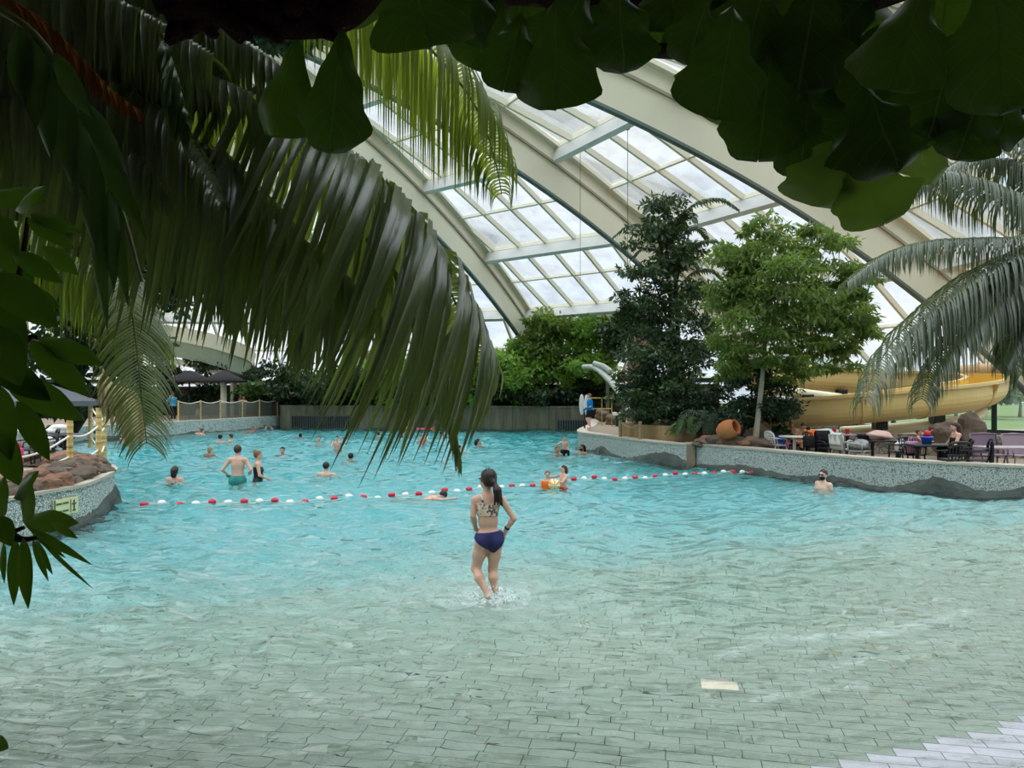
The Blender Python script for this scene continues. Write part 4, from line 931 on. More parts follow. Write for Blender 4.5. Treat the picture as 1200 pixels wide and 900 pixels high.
pipe = smooth_path([P(985, 506, 28.6), P(1050, 502, 28.2), P(1100, 497, 28.4), P(1138, 491, 29.4), P(1152, 482, 30.2)], 6)
MB().tube(rel(pipe), 0.2, 12).build('pipe', M['pipe'], sl, True)
for u, v, d in ((1031, 497, 27.6), (1098, 490, 28.0), (946, 468, 31.0), (986, 462, 34.5)):
    q = P(u, v, d)-off; mb = MB(); mb.bbox((q.x, q.y, q.z), (0.42, 0.42, 0.4), 0.03); mb.box((q.x, q.y, q.z/2-0.1), (0.16, 0.16, q.z-0.2+0.2)); mb.build('support', M['black'], sl)
tb_ = thing('tube_slide', 'tan enclosed slide tube at the right edge behind the palm fronds', 'water slide', (22, 34, 0.42)); off2 = Vector((22, 34, 0.42))
pts = smooth_path([P(1118, 441, 37)-off2, P(1165, 438, 36)-off2, P(1215, 434, 34.5)-off2, P(1290, 428, 32)-off2], 6)
MB().tube(pts, 0.52, 18).build('tube', M['tan'], tb_, True)
for k in (4, 11): MB().tube([pts[k]-(pts[k+1]-pts[k]).normalized()*0.06, pts[k]+(pts[k+1]-pts[k]).normalized()*0.06], 0.6, 18).build('joint_flange', M['tan'], tb_)
for k in (6, 14): MB().tube([(pts[k].x, pts[k].y, 0), tuple(pts[k]-Vector((0, 0, 0.4)))], 0.12, 10).build('support', M['green'], tb_)
MB().sweep(smooth_path([(9.4, 28.0, 0), (12.5, 26.4, 0), (17, 24.3, 0), (22, 21.8, 0), (28, 19.4, 0)], 6), [(0.2, -0.2), (0.2, 1.12), (-0.2, 1.12), (-0.2, -0.2)]).build('wall_terrace', M['stonewall'], None, kind='structure')
# boulders in front of the slide
def rock(name, label, cat, c, r, mat, seed, group=None):
    rr = np.random.default_rng(seed); bm = bmesh.new(); bmesh.ops.create_icosphere(bm, subdivisions=3, radius=1.0)
    ph = rr.uniform(0, 6, 9)
    for v in bm.verts:
        x, y, z = v.co; k = 1+0.16*math.sin(3*x+ph[0])*math.sin(3.4*y+ph[1])+0.12*math.sin(5*z+ph[2]+2*x)+0.07*math.sin(9*y+ph[3])*math.sin(8*z+ph[4])
        v.co = Vector((x*r[0]*k, y*r[1]*k, z*r[2]*k))
    me = bpy.data.meshes.new(name); bm.to_mesh(me); bm.free(); me.materials.append(mat)
    o = bpy.data.objects.new(name, me); COL.objects.link(o); o.location = c
    return tag(o, label, cat, group)
rock('boulder', 'mossy grey boulder just left of the seated woman behind the terrace wall', 'rock', tuple(P(1108, 512, 24.2)), (0.42, 0.4, 0.52), M['rock'], 1)
rock('boulder', 'brown boulder just right of the seated woman below the slide bend', 'rock', tuple(P(1137, 508, 24.2)), (0.45, 0.4, 0.62), M['rock'], 2)
RK = [(821, 516, 25.7, .22, 'flat grey rock on the wall top beside the arching fern'), (829, 514, 25.6, .26, 'small reddish rock second to the right of the arching fern'), (839, 513, 25.4, .28, 'grey-brown rock just left of the clay urn'), (849, 514, 25.2, .26, 'pinkish rock directly under the clay urn'), (862, 515, 25.0, .28, 'grey rock under the mouth of the clay urn'), (877, 517, 24.6, .30, 'reddish rock left of the pale tree trunk foot'), (893, 518, 24.3, .30, 'tan rock between the pale trunk and the white lattice chair')]
for i, (u, v, d, r_, lb_) in enumerate(RK): rock('edging_rock', lb_, 'rock', tuple(P(u, v+3, d)), (r_*1.2, r_, r_*0.7), M['rockred'] if i % 2 else M['rock'], 10+i)
# clay urn on its side
ur = thing('clay_urn', 'large terracotta urn lying on its side under the dark shrub', 'urn', tuple(P(853, 503, 24.7)))
prof = [(0.02, -0.36), (0.16, -0.36), (0.26, -0.22), (0.31, -0.02), (0.30, 0.14), (0.24, 0.27), (0.25, 0.33), (0.21, 0.33), (0.19, 0.27), (0.25, 0.12), (0.25, -0.1), (0.14, -0.30), (0.0, -0.31)]
MB().lathe([(a*0.98, b*0.98) for a, b in prof], (0, 0, 0), 24, Matrix.Rotation(math.radians(72), 3, Vector((0.75, 0.66, 0)).normalized())).build('pot_body', M['terra'], ur, True)
# white slide, red rock tower, lifeguard's corner
M['slidegrey'] = plain('slide_grey_white', lin(176, 182, 172), 0.5)
ws = thing('white_slide', 'white slide tube descending behind the lifeguard', 'water slide', tuple(P(715, 455, 45)))
o3 = P(715, 455, 45)
MB().tube([p-o3 for p in smooth_path([P(684, 430, 47), P(697, 431, 46.5), P(712, 443, 45.5), P(728, 463, 44.5), P(742, 486, 43.6)], 6)], 0.26, 14, flat=0.6).build('tube', M['slidegrey'], ws, True)
MB().tube([p-o3 for p in smooth_path([P(696, 426, 46.5), P(708, 430, 46), P(716, 436, 45.6)], 4)], 0.17, 12).build('tube', M['slidegrey'], ws, True)
for u, v, d in ((712, 447, 45.5), (731, 470, 44.4)):
    q = P(u, v, d)-o3; MB().tube([(q.x, q.y, 0.78-o3.z), tuple(q)], 0.1, 8).build('support', M['concrete'], ws)
rt = rock('rock_tower', 'reddish artificial rock tower behind the tall dark tree', 'rock', tuple(P(750, 436, 47)), (0.95, 1.0, 2.0), M['rockred'], 31)
MB().box((0.1, 0.3, -1.9), (1.5, 1.2, 2.2)).build('rock_base', M['rockred'], rt)
pl_ = thing('white_pole', 'slim white pole standing in front of the red rock tower', 'pole', tuple(P(734, 0, 44).xy)+(0.78,))
MB().tube([(0, 0, 0), (0, 0, P(734, 405, 44).z-0.78)], 0.06, 8).build('shaft', M['white'], pl_); MB().ball((0, 0, P(734, 405, 44).z-0.78), 0.09).build('finial', M['white'], pl_, True)
rb = thing('rescue_board', 'pair of pale oval rescue boards on a post beside the lifeguard', 'rescue board', (P(684, 0, 37).x+0.05, 37, 0.78))
for i, u in enumerate((681.5, 687)):
    mb = MB(); mb.lathe([(0.0, -0.5), (0.06, -0.46), (0.11, -0.25), (0.125, 0), (0.11, 0.25), (0.06, 0.46), (0, 0.5)], (0, 0, 0), 14)
    mb.move(Matrix.Translation((P(u, 0, 37).x-rb.location.x, -0.1-0.12*i, P(0, 474, 37).z-0.78-0.02*i)) @ Matrix.Diagonal((1, 0.35, 1, 1))).build('board', M['white'], rb, True)
MB().tube([(0, 0, 0), (0, 0, 1.6)], 0.04, 8).build('post', M['black'], rb)
yr = thing('yellow_railing', 'yellow tubular railing behind the lifeguard', 'railing', (P(703, 0, 40).x, 40, 0.78))
mb = MB(); hw = 0.62; zt_ = P(0, 466.5, 40).z-0.78
for x in (-hw, 0.1, hw): mb.tube([(x, 0, 0), (x, 0, zt_)], 0.022, 8)
mb.tube([(-hw, 0, zt_), (hw, 0, zt_)], 0.026, 8); mb.tube([(-hw, 0, zt_*0.62), (hw, 0, zt_*0.62)], 0.022, 8)
mb.build('rail', plain('rail_yellow', lin(176, 150, 62), 0.5, 0.4), yr)
cb = thing('white_box', 'small white-topped dark box on the path behind the lifeguard', 'box', (P(727, 0, 40).x, 40, 0.78))
zc = P(0, 487, 40).z-0.78
MB().bbox((0, 0, zc/2), (0.5, 0.45, zc), 0.03).build('case', M['black'], cb); MB().bbox((-0.06, 0, zc+0.08), (0.72, 0.5, 0.18), 0.03).build('lid', M['white'], cb)
rocks = [(705, 486, 43), (718, 492, 42), (745, 484, 42), (765, 476, 46)]
for i, (u, v, d) in enumerate(rocks): rock('path_rock', ['brown rock behind the lifeguard under the yellow railing', 'low brown rock beside the white-topped box', 'brown rock at the foot of the white slide', 'reddish rock at the base of the rock tower'][i], 'rock', tuple(P(u, v, d)), (0.42, 0.38, 0.34), M['rock'] if i < 3 else M['rockred'], 40+i)
# timber posts with rope on the peninsula wall
rf = thing('rope_fence', 'two short timber posts joined by a rope beside the tan planter wall', 'fence', (4.45, 29.2, 0.80))
pp = [Vector((4.22, 29.9, 0.8)), Vector((4.72, 28.3, 0.8))]
for p in pp: MB().tube([p-Vector((4.45, 29.2, 0.8)), p-Vector((4.45, 29.2, 0.8))+Vector((0, 0, 0.66))], 0.065, 10).build('post', M['wood'], rf)
a, b = [p-Vector((4.45, 29.2, 0.25)) for p in pp]; MB().tube(smooth_path([a, (a+b)/2-Vector((0, 0, 0.16)), b], 6), 0.028, 8).build('rope', M['wood'], rf)

# ---------------------------------------------------------------- terrace furniture
TZ = 0.42
def at(u, d, z=TZ): return Vector(((u-600)*d/FPX, d, z))
def chair(name, label, loc, rz, mat, style='slat', group=None, seat_h=0.44, h=0.86, w=0.5, arms=True):
    t = thing(name, label, 'chair', loc, rz, group)
    MB().bbox((0, 0.02, seat_h), (w, 0.46, 0.035), 0.015).build('seat', mat, t)
    mb = MB(); n = 7; tilt = 0.16
    bp = lambda x, z: Vector((x, -0.2-(z-seat_h)*tilt*1.2-0.03*(1-(2*x/w)**2), z))
    if style == 'slat':
        for i in range(n):
            x = -w/2+0.04+(w-0.08)*i/(n-1); mb.tube([bp(x, seat_h), bp(x, (seat_h+h)/2), bp(x, h-0.03)], 0.018, 6, flat=0.6)
        mb.tube([bp(-w/2+0.02, h-0.06)]+[bp(x*w/2, h+0.02*(1-x*x)) for x in (-.7, -.3, 0, .3, .7)]+[bp(w/2-0.02, h-0.06)], 0.03, 8)
        mb.tube([bp(x*w/2, seat_h+0.12) for x in (-1, -.5, 0, .5, 1)], 0.022, 6)
    elif style == 'lattice':
        for i in range(6):
            z0 = seat_h+0.03+(h-seat_h-0.06)*i/5; mb.tube([bp(x*w/2, z0) for x in (-1, -.5, 0, .5, 1)], 0.013, 5)
            x0 = -w/2+0.03+(w-0.06)*i/5; mb.tube([bp(x0, seat_h), bp(x0, h-0.02)], 0.013, 5)
        mb.tube([bp(-w/2, seat_h-0.02), bp(-w/2, h-0.08), bp(-w*0.3, h), bp(0, h+0.02), bp(w*0.3, h), bp(w/2, h-0.08), bp(w/2, seat_h-0.02)], 0.022, 8)
    else:
        mb.sheet(lambda a_, b_: bp((a_-0.5)*w, seat_h+0.02+(h-seat_h)*b_), 6, 6); mb.sheet(lambda a_, b_: bp((0.5-a_)*w, seat_h+0.02+(h-seat_h)*b_)-Vector((0, 0.03, 0)), 6, 6)
        mb.tube([bp(-w/2, seat_h), bp(-w/2, h), bp(0, h+0.015), bp(w/2, h), bp(w/2, seat_h)], 0.025, 8)
    mb.build('backrest', mat, t, True)
    for sx in (-1, 1):
        MB().tube([(sx*(w/2-0.03), 0.2, seat_h), (sx*(w/2), 0.24, 0)], 0.022, 7).build('leg', mat, t)
        MB().tube([(sx*(w/2-0.03), -0.18, seat_h), (sx*(w/2), -0.27, 0)], 0.022, 7).build('leg', mat, t)
        if arms: MB().tube([(sx*(w/2), 0.2, seat_h), (sx*(w/2+0.02), 0.18, seat_h+0.2), (sx*(w/2+0.02), -0.1, seat_h+0.22), bp(sx*w/2, seat_h+0.24)], 0.02, 7).build('armrest', mat, t, True)
    return t
def table(name, label, loc, rz, w, dp, mat, lmat, rnd=False, h=0.74):
    t = thing(name, label, 'table', loc, rz)
    if rnd: MB().lathe([(0.0, h-0.03), (w/2-0.03, h-0.03), (w/2, h-0.015), (w/2-0.01, h), (0, h)], (0, 0, 0), 28).build('tabletop', mat, t)
    else: MB().bbox((0, 0, h-0.02), (w, dp, 0.045), 0.012).build('tabletop', mat, t)
    if rnd or w < 1.0: pos = [0]
    else: pos = [-w*0.32, w*0.32]
    for x in pos:
        MB().lathe([(0.055, 0.05), (0.05, 0.3), (0.05, h-0.12), (0.10, h-0.03)], (x, 0, 0), 12).build('pedestal', lmat, t)
        mb = MB()
        for k in range(4): a = k*PI/2+0.6; mb.tube([(x, 0, 0.07), (x+0.3*math.cos(a), 0.3*math.sin(a), 0.03)], 0.028, 7)
        mb.build('foot', lmat, t)
    return t
def drape(name, label, cat, loc, rz, w, l1, l2, mat, h=0.88, seed=0, y0=-0.27):   # cloth hung over a chair back
    r = random.Random(seed)
    def fn(a, b):
        x = (a-0.5)*w+0.02*math.sin(b*9+seed); s = b*(l1+l2)-l1
        if s < 0: y, z = y0-0.05-0.02*math.sin(a*14+seed), h+0.02-abs(s)
        else: y, z = y0+0.05+0.14*s+0.02*math.sin(a*12+seed), h+0.02-s
        if abs(s) < 0.04: z = h+0.035; y = y0+s
        return (x, y, z)
    o = MB().sheet(fn, 12, 14).build(name, mat, None, True, label=label, cat=cat)
    o.location = loc; o.rotation_euler = (0, 0, rz); so = o.modifiers.new('thick', 'SOLIDIFY'); so.thickness = 0.022; return o
def heap(name, label, cat, loc, r, mat, seed):
    o = rock(name, label, cat, loc, r, mat, seed); me = o.data
    for p in me.polygons: p.use_smooth = True
    return o
def bag(name, label, loc, rz, w, dp, h, mat, strap=None):
    t = thing(name, label, 'bag', loc, rz)
    mb = MB(); mb.bbox((0, 0, h/2), (w, dp, h), min(w, dp, h)*0.28)
    mb.build('bag_body', mat, t, True)
    for y in (-dp*0.25, dp*0.25): MB().tube(smooth_path([(-w*0.25, y, h*0.9), (-w*0.15, y, h*1.25), (w*0.15, y, h*1.25), (w*0.25, y, h*0.9)], 4), 0.014, 6).build('handle', strap or mat, t)
    return t
R90 = PI/2
chair('lattice_chair', 'white lattice-back plastic chair at the left end of the terrace', at(910, 24.3), -R90*0.85, M['white'], 'lattice', w=0.52)
chair('plastic_chair', 'blue plastic chair behind the round white table', at(919, 25.0), -2.6, M['blueplastic'], 'panel')
table('round_table', 'round white pedestal table in front of the blue chair', at(931, 24.0), 0, 0.95, 0.95, M['white'], M['white'], True)
cu = thing('red_cup', 'small red cup standing on the parapet below the round white table', 'cup', (G(923, 525.6, 0.82).x, G(923, 525.6, 0.82).y, 0.82))
MB().lathe([(0.03, 0), (0.045, 0.1), (0.05, 0.16), (0.042, 0.16), (0.03, 0.02), (0, 0.02)], (0, 0, 0), 14).build('cup_wall', plain('dull_red', lin(158, 76, 82), 0.5), cu); MB().lathe([(0.052, 0.15), (0.055, 0.165), (0.052, 0.175), (0.048, 0.165)], (0, 0, 0), 14).build('rim', plain('dull_red_rim', lin(176, 96, 100), 0.5), cu)
la = chair('slatted_chair', 'black slatted chair with an orange towel over its back', at(953, 23.5), PI, M['black'], 'slat')
drape('towel', 'orange towel hung over the black chair by the round table', 'towel', at(957, 23.5), PI, 0.34, 0.30, 0.2, M['orange'], 0.9, 1)
bag('floral_backpack', 'black bag with pale floral patches beside the orange towel', at(948, 23.0, TZ+0.463), 0.2, 0.34, 0.2, 0.34, plain('black_floral', (0.02, 0.02, 0.02), 0.9, 0.1, 0.9, 18))
chair('slatted_chair', 'black chair hidden under a long dark coat', at(971, 22.8), PI+0.3, M['black'], 'slat')
drape('coat', 'long dark coat draped over the chair right of the orange towel', 'coat', at(971, 22.8), PI+0.3, 0.5, 0.72, 0.3, M['dark'], 0.93, 2)
table('grey_table', 'grey table behind the coat with two red cups', at(981, 25.2), 0.1, 1.1, 0.6, M['mauve'], M['black'])
for u, lb_ in ((977.5, 'left of two red cups on the grey table behind the coat'), (993, 'right of two red cups on the grey table behind the coat')):
    c_ = thing('red_cup', lb_, 'cup', at(u, 25.15, TZ+0.7425)); MB().lathe([(0.055, 0), (0.07, 0.15), (0.075, 0.165), (0.065, 0.165), (0.05, 0.02), (0, 0.02)], (0, 0, 0), 14).build('cup_wall', M['red'], c_); MB().lathe([(0.072, 0.15), (0.082, 0.16), (0.072, 0.172), (0.064, 0.16)], (0, 0, 0), 14).build('rim', M['red'], c_)
heap('towel_pile', 'folded pale towel lying on the grey table beside the red cups', 'towel', at(966, 25.0, TZ+0.83), (0.26, 0.18, 0.10), M['towelwhite'], 51)
chair('plastic_chair', 'grey-white plastic armchair with a white towel over its back', at(988, 22.4), -1.2, plain('greywhite', lin(182, 186, 180), 0.5), 'panel', w=0.52)
drape('towel', 'white towel hung over the grey-white armchair', 'towel', at(988, 22.4), -1.2, 0.4, 0.34, 0.42, M['towelwhite'], 0.9, 3)
chair('plastic_chair', 'low grey-white plastic chair between the towel chair and the dark table', at(1007, 21.9), -2.4, plain('greywhite2', lin(172, 176, 170), 0.5), 'lattice', h=0.7)
heap('towel_pile', 'black and white striped towel heaped on the low chair', 'towel', at(1008, 21.9, TZ+0.60), (0.30, 0.22, 0.15), plain('zebra_towel', lin(150, 150, 148), 0.95, 0.1, 0.95, 5), 52)
table('dark_table', 'dark table carrying a heap of pink towel', at(1037, 22.0), 0.05, 1.15, 0.75, M['black'], M['black'])
heap('towel_pile', 'pink towel heaped on the dark table', 'towel', at(1031, 22.0, TZ+0.87), (0.34, 0.25, 0.14), M['towelpink'], 53)
heap('jacket', 'black jacket lying left of the pink towel on the dark table', 'jacket', at(1016, 22.2, TZ+0.82), (0.26, 0.2, 0.09), M['dark'], 54)
chair('slatted_chair', 'black slatted chair at the right end of the pink towel table', at(1056, 21.4), 0.5, M['black'], 'slat')
bag('white_bag', 'white plastic bag on the seat of the chair by the pink towel table', at(1056, 21.3, TZ+0.463), 0.3, 0.3, 0.24, 0.26, M['towelwhite'])
chair('slatted_chair', 'black slatted chair holding the pink striped bag', at(1069, 20.6), PI, M['black'], 'slat')
stp_ = NT('pink_stripes'); wv = stp_.n('ShaderNodeTexWave'); wv.inputs['Scale'].default_value = 5; stp_.L(stp_.obj(), wv.inputs[0]); pinkstripe = stp_.done(stp_.princ(stp_.mix(wv.outputs['Fac'], lin(196, 150, 172), lin(150, 110, 140)), 0.8))
bag('striped_bag', 'pink striped beach bag in front of the child', at(1069, 20.5, TZ+0.463), 0.1, 0.36, 0.2, 0.34, pinkstripe)
table('dark_table', 'long dark table with a blue bucket in front of the child', at(1092, 20.2), 0.05, 1.25, 0.75, M['black'], M['black'])
bk = thing('toy_bucket', 'blue toy bucket on the table under the red toy', 'bucket', at(1086, 20.3, TZ+0.7425))
MB().lathe([(0.11, 0), (0.15, 0.17), (0.165, 0.19), (0.145, 0.19), (0.1, 0.02), (0, 0.02)], (0, 0, 0), 18).build('bucket_wall', M['blueplastic'], bk, True); MB().lathe([(0.15, 0.17), (0.175, 0.18), (0.15, 0.2)], (0, 0, 0), 18).build('rim', M['blueplastic'], bk)
ty = thing('toy_scoop', 'red toy scoop held above the blue bucket', 'toy', at(1086.5, 20.3, TZ+0.94))
MB().lathe([(0.0, 0.0), (0.09, 0.0), (0.08, 0.10), (0.05, 0.15), (0, 0.16)], (0, 0, 0), 14).build('cup', M['red'], ty, True); MB().tube([(0.05, 0, 0.1), (0.16, 0.02, 0.17)], 0.02, 8).build('handle', M['red'], ty)
chair('slatted_chair', 'black slatted chair with its back to the pool left of the woman', at(1117, 19.1), 0.0, M['black'], 'slat', w=0.54)
chair('slatted_chair', 'black chair the woman in black sits on', at(1124, 20.2), 1.2, M['black'], 'slat', w=0.5)
chair('slatted_chair', 'black chair draped with a dark coat right of the woman', at(1146, 18.95), 1.0, M['black'], 'slat')
drape('coat', 'dark coat hung over the chair right of the seated woman', 'coat', at(1146, 18.95), 1.0, 0.5, 0.62, 0.2, M['dark'], 0.93, 5)
chair('lounge_chair', 'mauve high-backed chair behind the mauve-topped table', at(1160, 20.5), PI, M['purple'], 'panel', w=0.70, h=0.98)
chair('lounge_chair', 'pale mauve chair at the right edge behind the mauve-topped table', at(1197, 20.3), PI, plain('mauve_pale', lin(150, 132, 140), 0.5), 'panel', w=0.66, h=0.98)
table('mauve_table', 'long mauve-topped table at the right edge of the terrace', at(1184, 19.3), 0.0, 1.5, 0.7, M['mauve'], M['black'])

# ---------------------------------------------------------------- left planter: rock border, bamboo fence, sign
pth = [Vector((x, y, 0)) for x, y in sp([(-8.05, 8), (-8.35, 11), (-8.3, 13.2), (-8.2, 14.4), (-8.6, 16), (-9.2, 17.6), (-10.3, 18.9), (-12, 20.0)], 16)]
n = len(pth); vs = []; rr = random.Random(9); NS = 9
for i, p in enumerate(pth):
    t = (pth[min(i+1, n-1)]-pth[max(i-1, 0)]).normalized(); nn = Vector((-t.y, t.x, 0))
    for k in range(NS):
        a = k/(NS-1); lump = 0.13*abs(math.sin(i*0.42+k*0.6))*abs(math.sin(k*1.1+i*0.13))+rr.uniform(-0.02, 0.03)
        prof = [0.0, .06, .10, .12, .12, .12, .10, .08, 0][k]
        vs.append(p+nn*(0.05+1.05*a+0.05*math.sin(i*0.9+k))+Vector((0, 0, 0.76+prof+(lump if 0 < k < NS-1 else 0))))
MB().add(vs, [(i*NS+k, (i+1)*NS+k, (i+1)*NS+k+1, i*NS+k+1) for i in range(n-1) for k in range(NS-1)]).build('trim_rock_border', M['rock'], None, False, kind='structure')
rr = random.Random(12); kk = 0
for i in range(18, n-6, 3):
    p = pth[i]; t = (pth[i+1]-pth[i-1]).normalized(); nn = Vector((-t.y, t.x, 0))
    for row_, zz in ((0.22, 0.84), (0.52, 0.94), (0.85, 0.90)):
        if rr.random() < 0.12: continue
        r_ = rr.uniform(0.16, 0.25); kk += 1
        q = p+nn*(row_+rr.uniform(-.05, .05)); o = rock('border_rock', 'brown rough rock in the border on top of the left planter wall', 'rock', (q.x, q.y, zz+rr.uniform(-0.03, 0.04)), (r_*1.25, r_, r_*0.75), M['rock'] if rr.random() < .7 else M['rockred'], 200+kk, 'rocks bordering the left planter')
        o.rotation_euler = (0, 0, rr.uniform(0, 6))
bf = thing('bamboo_fence', 'bamboo posts with white ropes on the rock edge of the left planter', 'fence', (-9.8, 17, 0.9)); bo = Vector((-9.8, 17, 0.9))
BP = [(11.5, 528, 554, 14.55), (82, 492, 541, 16.9), (115.5, 478, 534, 18.5), (122, 485, 528, 20.1), (106, 470, 517, 24.0)]
tops = []
for u, v0, v1, d in BP:
    b, t = P(u, v1, d)-bo, P(u, v0, d)-bo; mb = MB(); L_ = t.z-b.z+0.2; prof = []
    for k in range(9):
        z = -0.2+L_*k/8; prof += [(0.072, z), (0.064, z+L_/8*0.12), (0.062, z+L_/8*0.9)]
    o = mb.lathe(prof[:-2], (0, 0, 0), 12).build('post', M['bamboo'], bf, True); o.location = b
    tops.append((b, t))
for i in range(4):
    for f, sag in ((0.12, 0.10), (0.62, 0.10), (0.9, 0.12)):
        if f > 0.8 and i < 2: continue
        a = tops[i][0].lerp(tops[i][1], f); b = tops[i+1][0].lerp(tops[i+1][1], f)
        MB().tube(smooth_path([a, a.lerp(b, 0.3)-Vector((0, 0, sag*0.85)), a.lerp(b, 0.6)-Vector((0, 0, sag)), b], 5), 0.022, 8).build('rope', M['rope'], bf, True)
for f in (0.12, 0.62):
    a = tops[0][0].lerp(tops[0][1], f); MB().tube(smooth_path([a, a+Vector((-0.1, -1.2, -0.12)), a+Vector((-0.1, -2.4, 0))], 5), 0.022, 8).build('rope', M['rope'], bf, True)
# depth sign on the planter wall
sg = thing('depth_sign', 'small pale yellow depth sign on the left planter wall', 'sign', (-8.11, 14.42, 0.40))
td = Vector((-8.1+8.25, 14.4-13.2, 0)).normalized(); rzs = math.atan2(td.y, td.x); nrm = Vector((td.y, -td.x, 0))
c = G(85, 603, 0.0); sg.location = (-8.16+0.03, 13.95, 0.45); sg.rotation_euler = (0, 0, rzs)
MB().bbox((0, -0.025, 0), (0.62, 0.04, 0.30), 0.01).build('plate', M['signyellow'], sg)
mb = MB()
for x, z, w_, h_ in ((-0.305, 0, 0.02, 0.3), (-0.20, 0.07, 0.14, 0.035), (-0.03, 0.07, 0.14, 0.035), (-0.2, -0.07, 0.14, 0.035), (-0.03, -0.07, 0.14, 0.035), (0.19, 0, 0.035, 0.2), (0.19, 0.03, 0.11, 0.03), (0.19, -0.09, 0.08, 0.025), (0.1, 0, 0.012, 0.24)):
    mb.box((x, -0.05, z), (w_, 0.012, h_))
mb.build('marking', M['signgreen'], sg)
# seats and parasol behind the left fence
LZ = 0.72
pa = thing('parasol', 'grey canvas parasol behind the bamboo fence at the left', 'parasol', at(24, 23, LZ))
MB().lathe([(0.0, 2.35), (0.05, 2.34), (2.15, 1.55), (2.16, 1.40), (2.13, 1.40), (2.12, 1.54), (0.05, 2.30), (0, 2.30)], (0, 0, 0), 8).build('canopy', M['greypara'], pa)
MB().tube([(0, 0, 0), (0, 0, 2.35)], 0.035, 10).build('pole', M['white'], pa)
mb = MB()
for k in range(8): a = k*PI/4; mb.tube([(0, 0, 2.26), (2.05*math.cos(a), 2.05*math.sin(a), 1.50)], 0.012, 5)
mb.build('ribs', M['white'], pa); MB().lathe([(0.4, 0), (0.38, 0.08), (0.06, 0.12), (0.05, 0.2)], (0, 0, 0), 16).build('base', M['black'], pa)
chair('slatted_chair', 'black chair behind the bamboo fence second post', at(52, 18.9, LZ), 2.2, M['black'], 'slat')
chair('slatted_chair', 'black chair behind the bamboo fence near the left edge', at(30, 18.2, LZ), 2.6, M['black'], 'slat')
chair('slatted_chair', 'black chair under the grey parasol', at(70, 21.2, LZ), -2.2, M['black'], 'slat')
table('grey_table', 'blue-grey table behind the tallest bamboo post', at(76, 19.6, LZ), 0.3, 0.9, 0.7, M['greypara'], M['black'])
heap('towel_pile', 'white towel on the blue-grey table by the bamboo fence', 'towel', at(68, 19.6, LZ+0.86), (0.24, 0.2, 0.13), M['towelwhite'], 61)
heap('towel_pile', 'white towel over the chair beside the left edge', 'towel', at(54, 18.9, LZ+0.58), (0.2, 0.2, 0.13), M['towelwhite'], 62)
bag('pink_bag', 'bright pink bag beside the first bamboo post', at(21, 16.4, 1.0), 0.3, 0.20, 0.16, 0.34, plain('pink_bag', lin(206, 70, 120), 0.7))

# ---------------------------------------------------------------- far left bank: parasols, net fence, white canopy
for u, d, r_, lb_, colw in ((262, 53, 1.55, 'dark thatched parasol on a thick white column behind the net fence', 0.2), (222, 54, 1.7, 'dark thatched parasol left of the white column', 0.06)):
    tp = thing('thatched_parasol', lb_, 'parasol', at(u, d, 0.72)); ztop = P(0, 434, d).z-0.72; zr = P(0, 446.5, d).z-0.72
    MB().lathe([(0.0, ztop), (0.25, ztop-0.05), (r_*0.55, (ztop+zr)/2-0.02), (r_, zr), (r_-0.03, zr-0.10), (0.1, zr+0.1), (0.0, zr+0.1)], (0, 0, 0), 20).build('roof', M['thatch'], tp, True)
    MB().lathe([(colw*1.25, 0), (colw, 0.15), (colw, zr+0.3)], (0, 0, 0), 18).build('column', M['cream'] if colw > 0.1 else M['black'], tp, True)
nf = thing('net_fence', 'low net fence with timber posts along the far left bank', 'fence', at(262, 51, 0.72)); no = at(262, 51, 0.72)
ps = [at(u, d, 0.72)-no for u, d in ((209, 46.5), (235, 48.3), (258, 50), (284, 52), (304, 53.6), (325, 55.4))]
for p in ps: MB().tube([p, p+Vector((0, 0, 1.32))], 0.055, 8).build('post', M['bamboo'], nf)
for a, b in zip(ps[:-1], ps[1:]):
    dd = (b-a); rzn = math.atan2(dd.y, dd.x); c_ = (a+b)/2
    q = MB().box((0, 0, 0), (dd.length, 0.015, 1.0)).build('net', M['net'], nf); q.location = c_+Vector((0, 0, 0.62)); q.rotation_euler = (0, 0, rzn)
    MB().tube(smooth_path([a+Vector((0, 0, 1.25)), c_+Vector((0, 0, 1.12)), b+Vector((0, 0, 1.25))], 5), 0.03, 6).build('rope', M['rope'], nf)
    MB().tube([a+Vector((0, 0, 0.12)), b+Vector((0, 0, 0.12))], 0.03, 6).build('rail', M['wood'], nf)
wc = thing('white_canopy', 'pale curved slide channel sweeping above the thatched parasols', 'water slide', at(230, 58, 0.72)); wo = at(230, 58, 0.72)
cp_ = smooth_path([P(60, 396, 60)-wo, P(140, 398, 59)-wo, P(200, 402, 58)-wo, P(245, 411, 57.5)-wo, P(272, 422, 58)-wo, P(282, 432, 59)-wo], 6)
MB().sweep(cp_, [(0.9, 1.25), (0.95, 0.2), (0.7, -0.95), (-0.7, -0.95), (-0.95, 0.2), (-0.9, 1.25), (-0.8, 1.25), (-0.6, -0.7), (0.6, -0.7), (0.8, 1.25)]).build('channel', plain('canopy_green', lin(176, 190, 168), 0.5), wc)
MB().sweep([p+Vector((0.0, -0.08, 0.0)) for p in cp_], [(1.0, 1.3), (1.0, 0.25), (0.97, 0.25), (0.97, 1.3)]).build('rim', M['cream'], wc)
MB().sweep([p+Vector((0, -0.3, -1.35)) for p in cp_], [(0.3, 0.2), (0.3, -0.2), (-0.3, -0.2), (-0.3, 0.2)]).build('beam', M['cream'], wc)
for k in (6, 16, 24): MB().tube([(cp_[k].x, cp_[k].y, 0), tuple(cp_[k]-Vector((0, 0, 1.2)))], 0.14, 10).build('support', M['cream'], wc)

